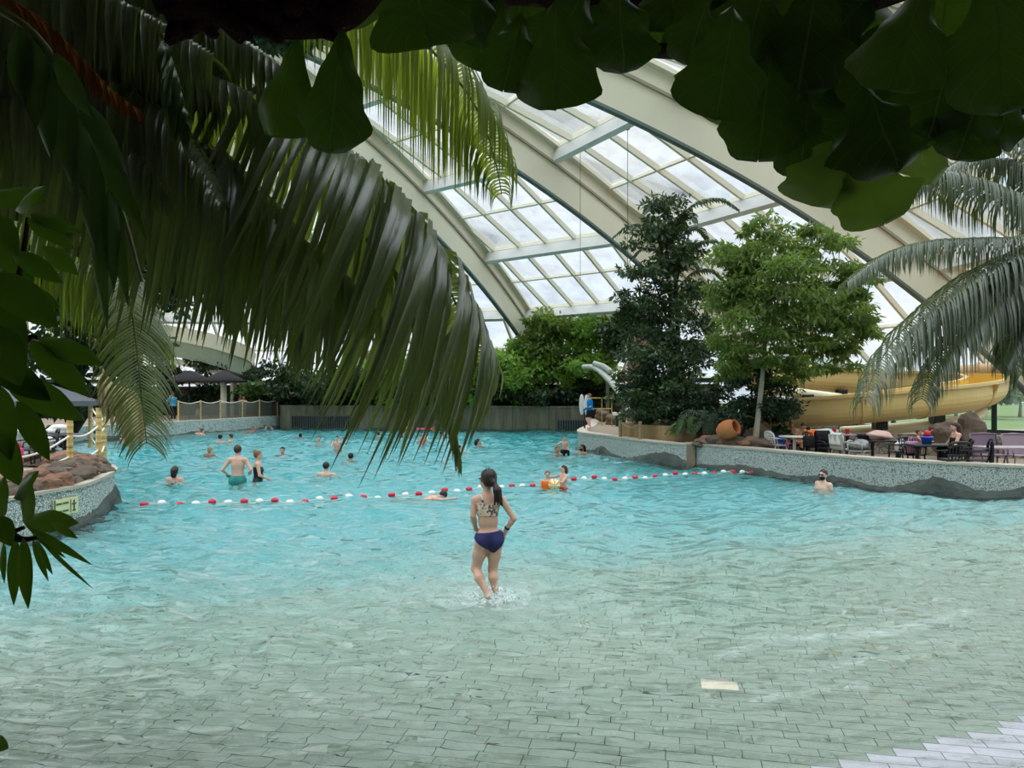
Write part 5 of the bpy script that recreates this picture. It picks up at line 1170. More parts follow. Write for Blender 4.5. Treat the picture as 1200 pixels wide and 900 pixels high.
# ---------------------------------------------------------------- float line, floor plate, hanging wires, floats
fl = thing('float_line', 'rope of red and white floats across the pool', 'float line'); wh = lambda p: float(water_h(np.array([p.x]), np.array([p.y]))[0]); LP = [G(u, v) for u, v in ((163, 601), (257, 594.5), (362, 587.5), (459, 583.5), (547, 578), (618, 571.5), (702, 565.5), (803, 560.5), (893, 556.5))]
path = smooth_path(LP, 24); acc = 0; last = None; k = 0; W0 = 0.0
MB().tube([p+Vector((0, 0, wh(p)+0.012)) for p in smooth_path(LP, 24)], 0.012, 6).build('rope', M['rope'], fl)
step_ = 0.335; want = 0.1
for a, b in zip(path[:-1], path[1:]):
    L_ = (b-a).length
    while want <= acc+L_:
        p = a.lerp(b, (want-acc)/L_); red = k % 2 == 0
        mb = MB(); t = (b-a).normalized(); q = t.to_track_quat('Z', 'Y').to_matrix()
        rr_ = 0.062 if k % 2 == 0 else 0.058
        mb.lathe([(0.015, -0.085), (rr_*0.7, -0.07), (rr_, -0.03), (rr_, 0.03), (rr_*0.7, 0.07), (0.015, 0.085)], p+Vector((0, 0, wh(p)+0.028)), 12, q)
        mb.build('float', M['floatred'] if red else M['floatwhite'], fl, True); k += 1; want += step_
    acc += L_
pt = G(843, 806, -0.02); pz = floor_z(pt.x, pt.y)
pc = thing('floor_plate', 'pale perforated stone plate set among the pool tiles', 'drain cover', (pt.x, pt.y, pz)); pc.rotation_euler = (0, 0, -0.208)
MB().bbox((0, 0, 0.008), (0.31, 0.20, 0.034), 0.006).build('plate', M['plate'], pc)
mb = MB(); hp = [(0.09*math.cos(a), 0.095+0.09*math.sin(a)) for a in [PI*k/12 for k in range(13)]]; mb.prism(hp, -0.003, 0.017); mb.build('tab', plain('plate_grey', lin(206, 202, 194), 0.7), pc)
mb = MB(); rr = random.Random(2)
for i in range(26): mb.lathe([(0.0035, 0.0), (0.0035, 0.0205), (0, 0.0205)], (rr.uniform(-0.06, 0.06), rr.uniform(-0.06, 0.08), 0), 6)
mb.build('holes', M['rockdark'], pc)
for u, v0, v1, d, lb_ in ((735.5, 149, 330, 33, 'thin wire with a black pulley hanging from the nearest roof arch'), (680, 175, 330, 37, 'thin wire hanging from the middle roof arch')):
    hw_ = thing('hanging_wire', lb_, 'wire', P(u, v0, d)); L_ = (v1-v0)*d/FPX
    MB().tube([(0, 0, 0), (0, 0, -L_)], 0.012, 5).build('wire', M['rockdark'], hw_)
    MB().ball((0, 0, 0.0), (0.12, 0.12, 0.14)).build('pulley', M['black'], hw_, True)
# ---------------------------------------------------------------- people
def rotx(p, a, o):
    y, z = p[1]-o[1], p[2]-o[2]; c, s = math.cos(a), math.sin(a)
    return (p[0], o[1]+y*c+z*s, o[2]-y*s+z*c)
def limb_hand(pr, w, d, side, fing=0.08, curl=0.3, s=1.0):
    w = np.array(w, float); d = np.array(d, float); d /= np.linalg.norm(d)
    up = np.array([0, 0, 1.0]); a = np.cross(d, up)
    a = np.array([1.0, 0, 0]) if np.linalg.norm(a) < 0.2 else a/np.linalg.norm(a); nrm = np.cross(a, d)
    pr.append(('c', w, w+d*0.075*s, 0.026*s, 0.034*s, 0.02)); 
    for i, (o, l) in enumerate(((-0.028, 0.062), (-0.010, 0.075), (0.009, 0.070), (0.027, 0.055))):
        b = w+d*0.085*s+a*o*s; m = b+d*l*0.55*s-nrm*curl*0.012*s; e = m+d*l*0.45*s-nrm*curl*0.03*s
        pr.append(('c', b, m, 0.0105*s, 0.0095*s, 0.008)); pr.append(('c', m, e, 0.0095*s, 0.0075*s, 0.004))
    b = w+d*0.03*s+a*side*0.025*s; pr.append(('c', b, b+d*0.045*s+a*side*0.032*s, 0.013*s, 0.009*s, 0.012))
POSE_ARMS = {
 'relax': ((0.25, -0.03, 1.13), (0.24, 0.08, 0.90)), 'out': ((0.42, 0.06, 1.30), (0.60, 0.22, 1.30)), 'fwd': ((0.24, 0.22, 1.22), (0.16, 0.46, 1.24)),
 'hips': ((0.33, -0.08, 1.17), (0.27, 0.04, 1.06)), 'front': ((0.25, 0.04, 1.13), (0.06, 0.24, 1.02)), 'up': ((0.33, 0.05, 1.55), (0.36, 0.12, 1.80)), 'akimbo': ((0.34, -0.06, 1.17), (0.26, 0.12, 1.10)),
 'side': ((0.45, 0.02, 1.32), (0.72, 0.05, 1.30)), 'face': ((0.27, 0.22, 1.26), (0.10, 0.20, 1.50)), 'table': ((0.27, 0.16, 1.14), (0.12, 0.38, 1.10))}
POSE_LEGS = {'stand': ((0.105, 0.02, 0.49), (0.11, -0.02, 0.09)), 'float': ((0.15, 0.30, 0.72), (0.15, 0.05, 0.42)), 'sit': ((0.13, 0.42, 0.94), (0.13, 0.44, 0.50)), 'step': ((0.11, 0.09, 0.50), (0.11, 0.04, 0.09))}
def body_prims(arms=('relax', 'relax'), legs='float', lean=0.0, female=False, head_yaw=0.0, build=1.0):
    pr = []; k = 0.04; W = build; H0 = (0, 0, 0.93)
    up = lambda p: rotx(p, lean, H0)
    pr.append(('e', (0, 0, 0.95), (0.165*W*(1.04 if female else 1), 0.115*W, 0.125), None, k))
    pr.append(('e', up((0, 0.012, 1.10)), (0.145*W*(0.9 if female else 1), 0.105*W, 0.15), None, 0.06))
    pr.append(('e', up((0, 0.005, 1.28)), (0.165*W*(0.93 if female else 1), 0.115*W, 0.16), None, 0.06))
    if female:
        for s in (-1, 1): pr.append(('e', up((s*0.07, 0.09, 1.25)), (0.06, 0.055, 0.06), None, 0.03))
    sx = 0.165 if female else 0.182
    pr.append(('c', up((-sx, -0.005, 1.405)), up((sx, -0.005, 1.405)), 0.058, 0.058, 0.05))
    pr.append(('c', up((0, -0.01, 1.40)), up((0, 0.012, 1.54)), 0.062, 0.052, 0.05))
    for s in (-1, 1):
        pr.append(('c', (s*0.085, -0.03, 0.90), (s*0.09, -0.035, 0.90), 0.095*W, 0.095*W, 0.05))
        kn, an = [(s*q[0], q[1], q[2]) for q in POSE_LEGS[legs]]
        if legs == 'step' and s > 0: kn, an = (0.11, 0.16, 0.52), (0.11, -0.02, 0.12)
        pr.append(('c', (s*0.095, 0, 0.90), kn, 0.088*W, 0.058, 0.05)); kn, an = np.array(kn), np.array(an)
        cf = kn+(an-kn)*0.3; pr.append(('c', kn, cf, 0.055, 0.056, 0.02)); pr.append(('c', cf, an, 0.054, 0.037, 0.02))
        pr.append(('c', an+np.array([0, -0.02, -0.03]), an+np.array([s*0.015, 0.15, -0.055]), 0.036, 0.026, 0.03))
        e, w = POSE_ARMS[arms[0 if s < 0 else 1]]; e, w = up((s*e[0], e[1], e[2])), up((s*w[0], w[1], w[2])); S = up((s*(sx+0.01), -0.005, 1.395))
        pr.append(('c', S, e, 0.052*W**0.5, 0.038, 0.035)); pr.append(('c', e, w, 0.038, 0.026, 0.015))
        limb_hand(pr, w, np.array(w)-np.array(e), -s)
    c, s_ = math.cos(head_yaw), math.sin(head_yaw)
    hd = lambda x, y, z: up((c*x-s_*y, c*y+s_*x, z)); R = [[c, -s_, 0], [s_, c, 0], [0, 0, 1]]; Rt = np.array(R)
    pr.append(('e', hd(0, 0.015, 1.635), (0.077, 0.095, 0.105), Rt, 0.03)); pr.append(('e', hd(0, 0.045, 1.575), (0.056, 0.062, 0.062), Rt, 0.03))
    pr.append(('c', hd(0, 0.108, 1.625), hd(0, 0.125, 1.60), 0.010, 0.015, 0.015))
    for s in (-1, 1):
        pr.append(('e', hd(s*0.078, 0.01, 1.615), (0.012, 0.022, 0.033), Rt, 0.008)); pr.append(('e', hd(s*0.032, 0.108, 1.632), (0.018, 0.012, 0.011), Rt, -1))
    pr.append(('e', hd(0, 0.102, 1.567), (0.024, 0.014, 0.010), Rt, 0.008))
    return pr, hd, Rt, up
def bounds(pr, pad):
    P_ = []
    for q in pr:
        if q[0] == 'c':
            for a, r in ((q[1], q[3]), (q[2], q[4])): a = np.array(a, float); P_ += [a-r, a+r]
        else: a = np.array(q[1], float); r = max(q[2]); P_ += [a-r, a+r]
    P_ = np.array(P_); return P_.min(0)-pad, P_.max(0)+pad
def cloth(root, pr, region, off, mat, name, h, s, lo=None, hi=None):
    l0, h0 = bounds(pr, off+2*h)
    if lo is not None: l0 = np.maximum(l0, lo)
    if hi is not None: h0 = np.minimum(h0, hi)
    V, F = surfnet(lambda p: np.maximum(evalsdf(pr, p)-off, region(p)), l0, h0, h)
    return mkobj(name, V*s, F, mat, root, True) if len(F) else None
def zr(z0, z1, xm=9.0, y0=-9, y1=9):
    return lambda p: np.maximum.reduce([z0-p[..., 2], p[..., 2]-z1, np.abs(p[..., 0])-xm, y0-p[..., 1], p[..., 1]-y1])
def person(label, loc, H, face, arms=('relax', 'relax'), legs='float', lean=0.0, female=False, skin='skin', hair='hairdark', hstyle='short', yaw=0.0, clothes=(), build=1.0, h=0.014, group=None, beard=None, glasses=False):
    pr, hd, Rt, up = body_prims(arms, legs, lean, female, yaw, build); s = H/1.74
    lo, hi = bounds(pr, 0.05); V, F = surfnet(lambda p: evalsdf(pr, p), lo, hi, h)
    o = mkobj('person', V*s, F, M[skin], None, True, label, 'person', group)
    o.location = loc; o.rotation_euler = (0, 0, face)
    if hair:
        hp = [('e', hd(0, -0.005, 1.655), (0.090, 0.105, 0.105), Rt, 0.02)]
        if hstyle in ('long', 'bob'): hp.append(('c', hd(0, -0.06, 1.62), hd(0, -0.085, 1.36 if hstyle == 'long' else 1.52), 0.088, 0.075, 0.04))
        if hstyle == 'bun': hp.append(('e', hd(0, -0.07, 1.72), (0.045, 0.045, 0.045), None, 0.02))
        if hstyle == 'pony': hp.append(('c', hd(0, -0.1, 1.66), hd(0, -0.14, 1.45), 0.035, 0.02, 0.02))
        fw = np.array(hd(0, 1, 0))-np.array(hd(0, 0, 0)); c0 = np.array(hd(0, 0, 1.6)); zz = np.array(hd(0, 0, 1.7))-np.array(hd(0, 0, 1.6)); zz = zz/np.linalg.norm(zz)
        def hf(p):
            q = p-c0.astype(np.float32); f = q@fw.astype(np.float32); z = q@zz.astype(np.float32)
            facecut = np.minimum(f-0.035, 0.065-z+0.0*f)          # remove the face side below the hairline
            low = np.minimum(f+0.02, -0.01-z) if hstyle in ('short', 'bun', 'pony') else np.minimum(f+0.0, -0.01-z)
            nape = (-0.06-z) if hstyle in ('short', 'bun', 'pony') else (-9-z)
            d = evalsdf(hp, p)
            if hstyle == 'pony': nape = np.where(f < -0.09, -9.0, nape)
            return np.maximum.reduce([d, facecut, low, nape])
        l0, h0 = bounds(hp, 0.03); HV, HF = surfnet(hf, l0, h0, min(h, 0.012)); 
        if len(HF): mkobj('hair', HV*s, HF, M[hair], o, True)
    if beard:
        bp = [('e', hd(0, 0.050, 1.565), (0.068, 0.074, 0.07), Rt, 0.02)]
        l0, h0 = bounds(bp, 0.02); BV, BF = surfnet(lambda p: np.maximum(evalsdf(bp, p), p[..., 2]-hd(0, 0, 1.597)[2]), l0, h0, 0.01); mkobj('beard', BV*s, BF, M[beard], o, True)
    if glasses:
        mb = MB()
        for sd in (-1, 1):
            mb.ball(Vector(hd(sd*0.034, 0.112, 1.632))*s, (0.034*s, 0.030*s, 0.024*s), 10, 6); mb.tube([Vector(hd(sd*0.06, 0.105, 1.636))*s, Vector(hd(sd*0.082, 0.02, 1.63))*s], 0.005*s, 6)
        mb.tube([Vector(hd(-0.03, 0.118, 1.636))*s, Vector(hd(0.03, 0.118, 1.636))*s], 0.005*s, 6); mb.build('sunglasses', M['black'], o, True)
    else:
        mb = MB()
        for sd in (-1, 1): mb.ball(Vector(hd(sd*0.032, 0.103, 1.632))*s, 0.011*s, 8, 5)
        mb.build('eyes', M['dark'], o, True)
    for nm, reg, off, mt in clothes:
        ur_ = (lambda rg: (lambda p: rg(np.stack([p[..., 0], (p[..., 1])*math.cos(-lean)+(p[..., 2]-0.93)*math.sin(-lean), 0.93-(p[..., 1])*math.sin(-lean)+(p[..., 2]-0.93)*math.cos(-lean)], -1))))(reg) if lean else reg
        cloth(o, pr, ur_, off, M[mt], nm, h, s)
    return o
FR = {'chin': 0.135, 'neck': 0.175, 'chest': 0.29, 'waist': 0.47}
def swim(label, u, vt, vw, mode, face, hmin=1.0, hmax=1.9, **kw):
    d = CAMZ*FPX/(vw-HOR); vis = (vw-vt)*d/FPX; H = min(hmax, max(hmin, vis/FR[mode]))
    return person(label, ((u-600)*d/FPX, d, vis-H), H, face, **kw)
A, B_, L_, R_ = 0.0, PI, PI/2, -PI/2            # away, towards us, to the left, to the right
SUIT = ('swimsuit', lambda p: np.maximum(zr(0.86, 1.34, 0.185, -9, 0.145)(p), -(np.hypot(p[..., 0], (p[..., 2]-1.42))-0.10)), 0.010, 'black')
STRAPS = ('swimsuit', lambda p: np.minimum.reduce([zr(0.86, 1.20, 0.185)(p), sd_cone(p, (-0.12, -0.12, 1.42), (0.02, -0.13, 1.24), 0.03, 0.03), sd_cone(p, (0.12, -0.12, 1.42), (-0.02, -0.13, 1.24), 0.03, 0.03)]), 0.010, 'black')
SHORTS = lambda m: ('shorts', zr(0.66, 1.03, 0.30), 0.014, m)
swim('woman with wet dark hair and black straps, shoulders above water, left of the float line', 205, 546.7, 567.5, 'neck', A, female=True, hstyle='bob', clothes=[STRAPS], hmax=1.8)
swim('man with bare back and teal shorts standing waist deep', 278.5, 522, 568.5, 'waist', A, arms=('hips', 'akimbo'), legs='stand', hair='hairbrown', clothes=[SHORTS('teal_shorts')], h=0.012, hmax=2.0)
swim('woman in black swimsuit facing right beside the man in teal shorts', 302, 528.5, 567, 'waist', R_+0.35, arms=('front', 'front'), legs='stand', female=True, hair='hairlight', hstyle='bun', clothes=[SUIT], h=0.012, hmax=1.85)
swim('blond child up to the shoulders left of the man in teal shorts', 245.5, 523.5, 537.5, 'neck', B_, hair='hairblond', skin='skintan', hmax=1.6)
swim('dark-haired swimmer with only the head out, right of the woman in black', 331, 524, 533, 'chin', B_, hair='hairdark')
swim('swimmer with dark topknot seen from behind near the left wall', 258, 509.5, 521, 'neck', A, female=True, hstyle='bun', clothes=[STRAPS])
swim('swimmer turning left beside the one with the topknot', 270.5, 508.5, 520, 'neck', L_, arms=('fwd', 'relax'), hair='hairbrown')
swim('pale child in front of the left wall next to a dark-haired child', 233.5, 501.5, 511, 'neck', B_, hair='hairlight', hmax=1.7)
swim('dark-haired child close to the left wall under the staff member', 237.5, 502.5, 511.5, 'neck', R_, hmax=1.7)
swim('swimmer raising one arm close to the left wall', 295, 500, 508.5, 'chest', B_, arms=('up', 'out'), hair='hairlight', skin='skintan')
swim('left of two dark-haired heads at the end of the left wall', 311, 498, 504.5, 'neck', R_, hmax=1.7)
swim('right of two heads at the end of the left wall', 319, 498.3, 504.3, 'neck', L_, hair='hairbrown', hmax=1.7)
swim('dark-haired swimmer beyond the bamboo posts by the left wall', 147, 506.5, 518.5, 'neck', B_, hmax=1.8)
swim('dark round head alone just below the long grille', 352, 508, 514, 'chin', A)
swim('swimmer spreading both arms below the long grille', 374, 511, 521, 'neck', B_, arms=('out', 'out'), hair='hairlight')
swim('dark-haired boy standing chest high behind the palm tips', 395, 511, 530, 'waist', B_, legs='stand', arms=('relax', 'fwd'), hmax=1.7)
swim('person beside the chest-high boy, half hidden by palm tips', 403.5, 513, 521, 'chest', L_, arms=('up', 'relax'), hmax=1.8)
swim('small dark head behind the palm tips right of the boy', 408, 507, 513.5, 'chin', R_)
swim('black-haired head seen from behind in the middle of the pool', 411, 531, 540.5, 'chin', A)
swim('dark-haired boy seen from behind near the float line, arm to the right', 382, 541.8, 557.5, 'neck', A, arms=('relax', 'side'))
swim('head low in the water behind the longest palm tips', 442.5, 506, 513, 'chin', L_, hair='hairbrown')
swim('bald swimmer with bare shoulders left of the pink float', 471, 502.5, 512.5, 'neck', L_, hair=None, skin='skintan', arms=('fwd', 'relax'))
swim('dark-haired person chest high below the pink float', 496, 506, 525, 'waist', B_, arms=('face', 'front'), legs='stand', hmax=1.8)
swim('head with dark hair right of the pink float', 518, 505.5, 514, 'chin', R_)
swim('dark head half hidden by the single drooping palm tip', 538, 522, 529.5, 'chin', R_)
swim('dark-haired swimmer turned right in the open water beyond the float line', 560, 514.5, 523.5, 'neck', R_, hstyle='bob', arms=('relax', 'face'))
# swimmer lying forward
d0 = G(0, 586).y
o = person('front-crawling swimmer with dark hair crossing the float line', (P(519, 586, d0).x-0.05, d0, -0.16), 1.6, R_+0.5, arms=('fwd', 'up'), legs='stand', lean=0.0)
o.rotation_euler = (math.radians(78), 0, R_+0.25); o.rotation_mode = 'XYZ'
m_ = Matrix.Rotation(R_+0.2, 4, 'Z') @ Matrix.Rotation(math.radians(-70), 4, 'X')
o.rotation_euler = m_.to_euler(); hd_ = m_ @ Vector((0, 0.02, 1.63*1.6/1.74)); tgt = P(519, 581, d0); o.location = tgt-hd_
# child on shoulders
dd = G(0, 535).y
swim('adult carrying a child on the shoulders near the peninsula wall', 653, 523, 535, 'neck', B_+0.3, hair='hairlight', skin='skintan', arms=('front', 'out'), hmax=1.85)
person('child riding on the adult near the peninsula wall', (P(661, 0, dd+0.35).x, dd+0.35, P(0, 511.5, dd+.35).z-1.25), 1.25, B_+0.2, arms=('front', 'out'), legs='sit', hair='hairlight', clothes=[SHORTS('dark')])
swim('bearded swimmer low in the water beside the peninsula wall', 682.5, 521, 531.5, 'chin', L_+0.6, skin='skintan', hstyle='bob', beard='hairdark')
swim('child in orange vest holding a beach ball', 641.5, 552, 573.5, 'chest', B_, hair='hairlight', arms=('front', 'front'), hmax=1.35, clothes=[('vest', zr(0.95, 1.40, 0.19), 0.03, 'orange')], h=0.012)
g2 = swim('girl with red shorts reaching left to the child with the ball', 660.5, 545.5, 574.5, 'waist', L_+0.5, hair='hairbrown', hstyle='bob', arms=('fwd', 'side'), legs='stand', hmax=1.4, clothes=[SHORTS('red')], h=0.012)
db = G(0, 574).y-0.35
bb = thing('beach_ball', 'yellow and white beach ball held by the child', 'ball', P(649.5, 568, db)); bm_ = NT('beach_ball'); s_ = bm_.n('ShaderNodeSeparateXYZ'); bm_.L(bm_.obj(), s_.inputs[0])
an_ = bm_.math('FRACT', bm_.math('MULTIPLY', bm_.math('ARCTAN2', s_.outputs[0], s_.outputs[2]), 3/(2*PI)*2))
bm_.done(bm_.princ(bm_.ramp(an_, [(0.0, lin(236, 214, 90)), (0.48, lin(236, 214, 90)), (0.5, lin(238, 236, 226)), (0.75, lin(238, 236, 226)), (0.77, lin(226, 110, 120)), (1.0, lin(226, 110, 120))]), 0.35))
MB().ball((0, 0, 0), 0.15, 18, 12).build('ball_skin', bm_.m, bb, True); MB().lathe([(0.02, 0.146), (0.018, 0.155), (0, 0.156)], (0, 0, 0), 10).build('valve', M['white'], bb)
# man at the right
swim('bearded man with sunglasses, shoulders above water, by the right wall', 965, 550.5, 577.5, 'chest', L_+0.35, hair='hairbrown', beard='hairdark', glasses=True, skin='skinpale', build=1.22, h=0.010, yaw=0.3, arms=('relax', 'front'), hmax=1.9)
# lifeguard and staff
TEE = lambda m: ('shirt', lambda p: np.minimum(zr(0.92, 1.475, 0.215)(p), zr(1.18, 1.475, 0.30)(p)), 0.024, m)
person('lifeguard in blue shirt and black shorts standing on the peninsula wall', (P(692, 0, 36).x, 36, 0.80), 1.66, L_+0.15, arms=('front', 'relax'), legs='step', lean=0.08, hair='hairlight', skin='skinpale', clothes=[TEE('blueshirt'), ('shorts', zr(0.60, 1.0, 0.3), 0.022, 'dark')], build=1.1, h=0.012)
person('staff member in pale blue shirt standing by the left fence', (P(203, 0, 49.5).x, 49.5, 0.72), 1.75, L_-0.5, arms=('face', 'front'), legs='stand', clothes=[TEE('paleblue'), ('trousers', zr(0.1, 1.0, 0.3), 0.02, 'dark')], h=0.016, build=1.1)
person('person in green shorts standing behind the net fence', (P(281, 0, 54.5).x, 54.5, 0.72), 1.6, R_, arms=('table', 'relax'), legs='stand', skin='skintan', hair='hairbrown', clothes=[SHORTS('teal_shorts')], h=0.016)
person('person wrapped in a pale towel on the right of the net fence', (P(285.5, 0, 55).x, 55.0, 0.72), 1.5, B_, arms=('front', 'front'), legs='stand', hair='hairlight', clothes=[('towel', zr(0.7, 1.42, 0.3), 0.03, 'towelpink')], h=0.016)
# at the tables
pr_ = person('tanned person leaning forward over the round white table', (at(933, 25.1).x, 25.1, TZ+0.45-0.84), 1.62, B_+0.35, arms=('table', 'table'), legs='sit', lean=0.55, skin='skintan', hair='hairbrown', clothes=[SHORTS('dark')], h=0.013)
person('tanned person sitting just left of the one leaning on the table', (at(927, 25.7).x, 25.7, TZ+0.45-0.84), 1.55, B_-0.3, arms=('face', 'table'), legs='sit', lean=0.25, skin='skintan', hair='hairlight', clothes=[SHORTS('dark')], h=0.013)
person('dark-haired child reaching for the red toy over the blue bucket', (at(1076, 21.0).x, 21.0, TZ), 1.08, R_-0.6, arms=('fwd', 'fwd'), legs='stand', skin='skintan', hair='hairbrown', clothes=[SHORTS('dark')], h=0.012)
person('woman with long brown hair in black top sitting side-on at the table', (at(1123, 20.15).x, 20.15, TZ+0.47-0.84*0.97), 1.66, L_-0.15, arms=('table', 'table'), legs='sit', female=True, hair='hairbrown', hstyle='long', clothes=[('top', zr(0.90, 1.34, 0.19), 0.016, 'dark'), ('trousers', zr(0.40, 0.97, 0.3), 0.014, 'dark')], lean=0.12, h=0.011)
# pink float with a person lying on it
pf = thing('pool_float', 'long pink air mattress floating by the far wall', 'air mattress', tuple(G(492, 504.5)))
dpf = G(492, 504.5).y; s0 = dpf/FPX
mb = MB()
for k in range(5): mb.tube([(-16*s0, -0.36+0.18*k, 0.12+0.05*math.sin(1)), (-8*s0, -0.36+0.18*k, 0.06), (18*s0, -0.36+0.18*k, 0.06)], 0.11, 10)
mb.build('tubes', M['pinkplastic'], pf, True); MB().tube(smooth_path([(-17*s0, -0.42, 0.14), (-19*s0, 0, 0.2), (-17*s0, 0.42, 0.14)], 5), 0.11, 10).build('pillow', M['pinkplastic'], pf, True)
swim('swimmer leaning on the right end of the pink float', 508.5, 499.5, 505.5, 'neck', L_, arms=('fwd', 'side'), hair='hairlight', skin='skintan', hmax=1.8)

# ---------------------------------------------------------------- the girl walking into the water
GD = 9.33
def g(u, v, dy=0.0): return np.array(P(u, v, GD+dy))
g0 = g(573, 705); g0[2] = -0.10
W = lambda u, v, dy=0.0: g(u, v, dy)-g0
fy = math.radians(52); fc, fs = math.cos(fy), math.sin(fy); RH = np.array([[fc, -fs, 0], [fs, fc, 0], [0, 0, 1]]); hc = W(571.3, 561.5)
hq = lambda x, y, z: hc+RH@np.array([x, y, z])
gp = [('e', W(571.6, 594.5), (0.132, 0.092, 0.145), None, .05), ('e', W(572, 611), (0.122, 0.088, 0.13), None, .06), ('e', W(573.6, 628.5), (0.160, 0.112, 0.115), None, .05),
 ('e', W(566.3, 635, -0.045), (0.088, 0.085, 0.085), None, .03), ('e', W(581.3, 635, -0.045), (0.086, 0.085, 0.085), None, .03),
 ('c', W(557.6, 585.6), W(587.3, 585.2), 0.047, 0.047, .05), ('c', W(564, 583), W(581, 583), 0.05, 0.05, .04), ('c', W(571.6, 586), W(571.2, 571), 0.056, 0.048, .045),
 ('e', hc+np.array([0, 0, 0.012]), (0.076, 0.094, 0.106), RH, .03), ('e', hq(0, 0.042, -0.055), (0.054, 0.058, 0.056), RH, .03), ('c', hq(0, 0.1, -0.005), hq(0, 0.115, -0.03), 0.009, 0.013, .014), ('e', hq(0, 0.096, -0.062), (0.022, 0.013, 0.010), RH, .008)]
for s in (-1, 1): gp += [('e', hq(s*0.077, 0.0, -0.01), (0.012, 0.02, 0.03), RH, .008), ('e', hq(s*0.031, 0.103, 0.003), (0.017, 0.012, 0.010), RH, -1)]
def leg(h_, k_, c_, a_, t_, r0):
    gp.append(('c', h_, h_+(k_-h_)*0.5, r0, r0*0.86, .04)); gp.append(('c', h_+(k_-h_)*0.5, k_, r0*0.86, 0.056, .03)); gp.append(('c', k_, c_, 0.054, 0.056, .03)); gp.append(('c', c_, a_, 0.055, 0.035, .03))
    gp.append(('e', a_+np.array([0, -0.015, -0.03]), (0.034, 0.042, 0.036), None, .02)); gp.append(('c', a_+np.array([0, 0, -0.035]), t_, 0.033, 0.024, .025))
    f = (t_-a_); f[2] = 0; f /= np.linalg.norm(f)+1e-9; sdv = np.array([-f[1], f[0], 0])
    for i in range(5): q = t_+sdv*(i-2)*0.013; gp.append(('c', q, q+f*(0.035-0.003*abs(i-1))+np.array([0, 0, -0.006]), 0.010, 0.008, .006))
leg(W(565.6, 633), W(557.8, 666, 0.04), W(561.5, 677, -0.06), W(571.5, 696, -0.16), W(577, 707, -0.04), 0.092)
leg(W(581.0, 634), W(577.5, 667, 0.08), W(578.0, 677, 0.02), W(581.5, 699, 0.0), W(581, 708, 0.16), 0.090)
def arm(s_, e_, w_, hv, sd):
    gp.append(('c', s_, e_, 0.043, 0.034, .03)); gp.append(('c', e_, e_+(w_-e_)*0.35, 0.034, 0.035, .015)); gp.append(('c', e_+(w_-e_)*0.35, w_, 0.035, 0.024, .015)); limb_hand(gp, w_, hv, sd, curl=0.9, s=0.92)
arm(W(556.2, 586.5), W(554.2, 605, -0.02), W(557.6, 620, 0.10), np.array([0.25, 0.75, -0.25]), 1)
arm(W(588.6, 586.5), W(602.3, 607.5, -0.03), W(593.4, 620.2, 0.02), np.array([-0.38, 0.35, -0.85]), -1)
lo, hi = bounds(gp, 0.03); V, F = surfnet(lambda p: evalsdf(gp, p), lo, hi, 0.0075)
girl = mkobj('person', V, F, M['skingirl'], None, True, 'girl in floral bikini top and navy bottoms walking into the shallow water', 'person'); girl.location = tuple(g0)
zt = lambda v: W(0, v)[2]; xt = lambda u: W(u, 0)[0]
def topreg(p):
    x, y, z = p[..., 0], p[..., 1], p[..., 2]
    scoop = np.hypot((x-xt(571.5))/0.8, z-zt(585.5))-0.062
    band_ = np.maximum.reduce([zt(604)-z, z-zt(589), np.abs(x-xt(571.6))-0.155, -scoop])
    st1 = sd_cone(p, W(563, 579, -0.03), W(567, 592, -0.12), 0.019, 0.022); st2 = sd_cone(p, W(584, 579.5, -0.03), W(583, 592, -0.12), 0.019, 0.022)
    st3 = sd_cone(p, W(565.5, 588, -0.11), W(577, 596, -0.11), 0.018, 0.02)
    arms_ = np.minimum(sd_cone(p, W(556.2, 586.5), W(554.2, 605, -0.02), 0.045, 0.045), sd_cone(p, W(588.6, 586.5), W(602.3, 607.5, -0.03), 0.045, 0.045))
    return np.maximum(np.minimum.reduce([band_, st1, st2, st3]), -(arms_-0.006))
def botreg(p):
    x, z = p[..., 0], p[..., 2]; ux = 573+(x-W(573, 0)[0])*FPX/GD
    low = np.interp(ux, [556, 559, 568, 576, 580, 587, 592], [631, 634, 640.5, 646.5, 646.5, 640, 632]); zl = CAMZ+(HOR-low)*GD/FPX-g0[2]
    top_ = np.interp(ux, [556, 574, 592], [624.2, 622.4, 620.2]); ztp = CAMZ+(HOR-top_)*GD/FPX-g0[2]
    ha = np.minimum(sd_cone(p, W(593.4, 620.2, 0.02), W(590.5, 632, 0.08), 0.05, 0.05), sd_cone(p, W(557.6, 620, 0.10), W(562, 626, 0.24), 0.05, 0.05))
    return np.maximum(np.maximum(zl-z, z-ztp), -ha)
cloth(girl, gp, topreg, 0.009, M['floral'], 'bikini_top', 0.007, 1.0, np.array([-9, -9, zt(606)]), np.array([9, 9, zt(574)]))
cloth(girl, gp, botreg, 0.009, M['navy'], 'bikini_bottom', 0.007, 1.0, np.array([-9, -9, zt(649)]), np.array([9, 9, zt(617)]))
hp = [('e', hc+np.array([0.006, -0.008, 0.022])-RH@np.array([0, 0.012, 0]), (0.098, 0.108, 0.112), RH, .02), ('c', hc+np.array([0.02, -0.06, -0.03]), W(578.5, 566, -0.10), 0.06, 0.04, .04)]
def hairf(p):
    q = p-hc.astype(np.float32); y = q@RH[:, 1].astype(np.float32); z = q[..., 2]
    face = np.minimum(y-0.045, 0.07-z); ear = np.minimum(y-0.0, -0.035-z)
    return np.maximum.reduce([evalsdf(hp, p)+0.0025*np.sin(q[..., 0]*160+q[..., 2]*60), face, ear, -0.085-z])
l0, h0 = bounds(hp, 0.02); HV, HF = surfnet(hairf, l0, h0, 0.006); hr = mkobj('hair', HV, HF, M['hairdark'], girl, True)
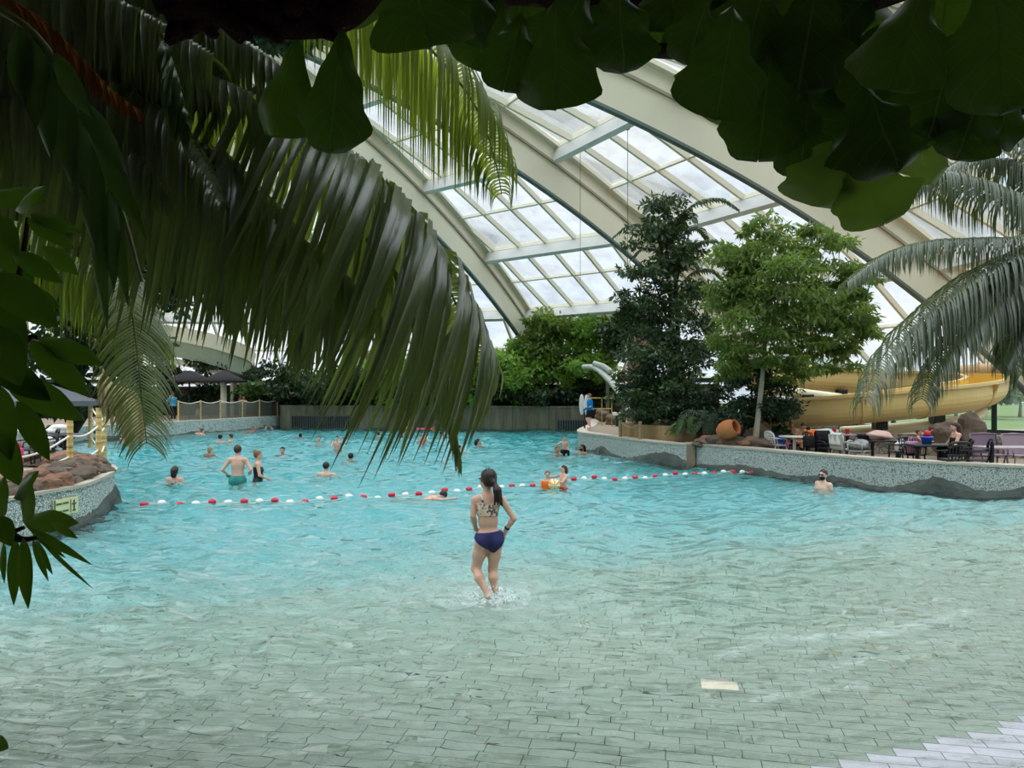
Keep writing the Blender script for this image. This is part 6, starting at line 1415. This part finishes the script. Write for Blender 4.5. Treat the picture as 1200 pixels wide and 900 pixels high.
pp_ = [('c', W(579.5, 567, -0.11), W(583, 575, -0.14), 0.030, 0.047, .03), ('c', W(583, 575, -0.14), W(585.5, 585, -0.12), 0.047, 0.036, .03), ('c', W(585.5, 585, -0.12), W(588.5, 593, -0.11), 0.03, 0.008, .02), ('c', W(582, 580, -0.13), W(579, 592, -0.11), 0.028, 0.008, .02), ('c', W(584, 582, -0.12), W(583.5, 592, -0.11), 0.025, 0.008, .02)]
l0, h0 = bounds(pp_, 0.02); HV, HF = surfnet(lambda p: evalsdf(pp_, p)+0.003*np.sin(p[..., 0]*210+p[..., 2]*30), l0, h0, 0.006); mkobj('ponytail', HV, HF, M['hairdark'], hr, True)
ht = W(579.3, 566.6, -0.11); MB().lathe([(0.026, -0.012), (0.036, 0), (0.026, 0.012)], tuple(ht), 14, Matrix.Rotation(0.9, 3, 'X')).build('hair_tie', plain('hair_tie', lin(200, 150, 150), 0.8), girl, True)
wv_ = W(594.4, 618.6, 0.015); ax_ = Vector(W(593.4, 620.2, 0.02)-W(602.3, 607.5, -0.03)).normalized(); MB().lathe([(0.026, -0.014), (0.034, -0.012), (0.034, 0.012), (0.026, 0.014)], tuple(wv_), 16, ax_.to_track_quat('Z', 'Y').to_matrix()).build('wristband', M['black'], girl, True)
mb = MB()
for s in (-1, 1): mb.ball(hq(s*0.031, 0.098, 0.003), 0.011, 8, 5)
mb.build('eyes', M['dark'], girl, True)
# splash around her feet
mb = MB(); rr = random.Random(4)
for i in range(520):
    a = rr.uniform(0, 2*PI); r_ = abs(rr.gauss(0, 0.17)); hgt = max(0.0, rr.gauss(0.05, 0.08))*math.exp(-r_*2.2)
    c_ = Vector((G(574, 705).x+r_*math.cos(a)*1.25, G(574, 705).y-0.05+r_*math.sin(a), 0.0+hgt)); s_ = rr.uniform(0.003, 0.011)
    mb.ball(c_, (s_, s_, s_*rr.uniform(0.8, 1.8)), 6, 4)
for i in range(26):
    a = rr.uniform(0, 2*PI); r_ = rr.uniform(0.05, 0.2); b_ = Vector((G(574, 705).x+r_*math.cos(a), G(574, 705).y-0.05+r_*math.sin(a), 0.0)); d_ = Vector((math.cos(a)*0.5, math.sin(a)*0.5, 1))*rr.uniform(0.04, 0.13)
    mb.tube([b_, b_+d_*0.5, b_+d_+Vector((math.cos(a)*0.03, math.sin(a)*0.03, -0.02))], [0.016, 0.008, 0.003], 6)
mb.build('water_splash', M['splash'], None, True, label='white splash of water kicked up around the walking girl\'s feet', cat='splash', kind='stuff')
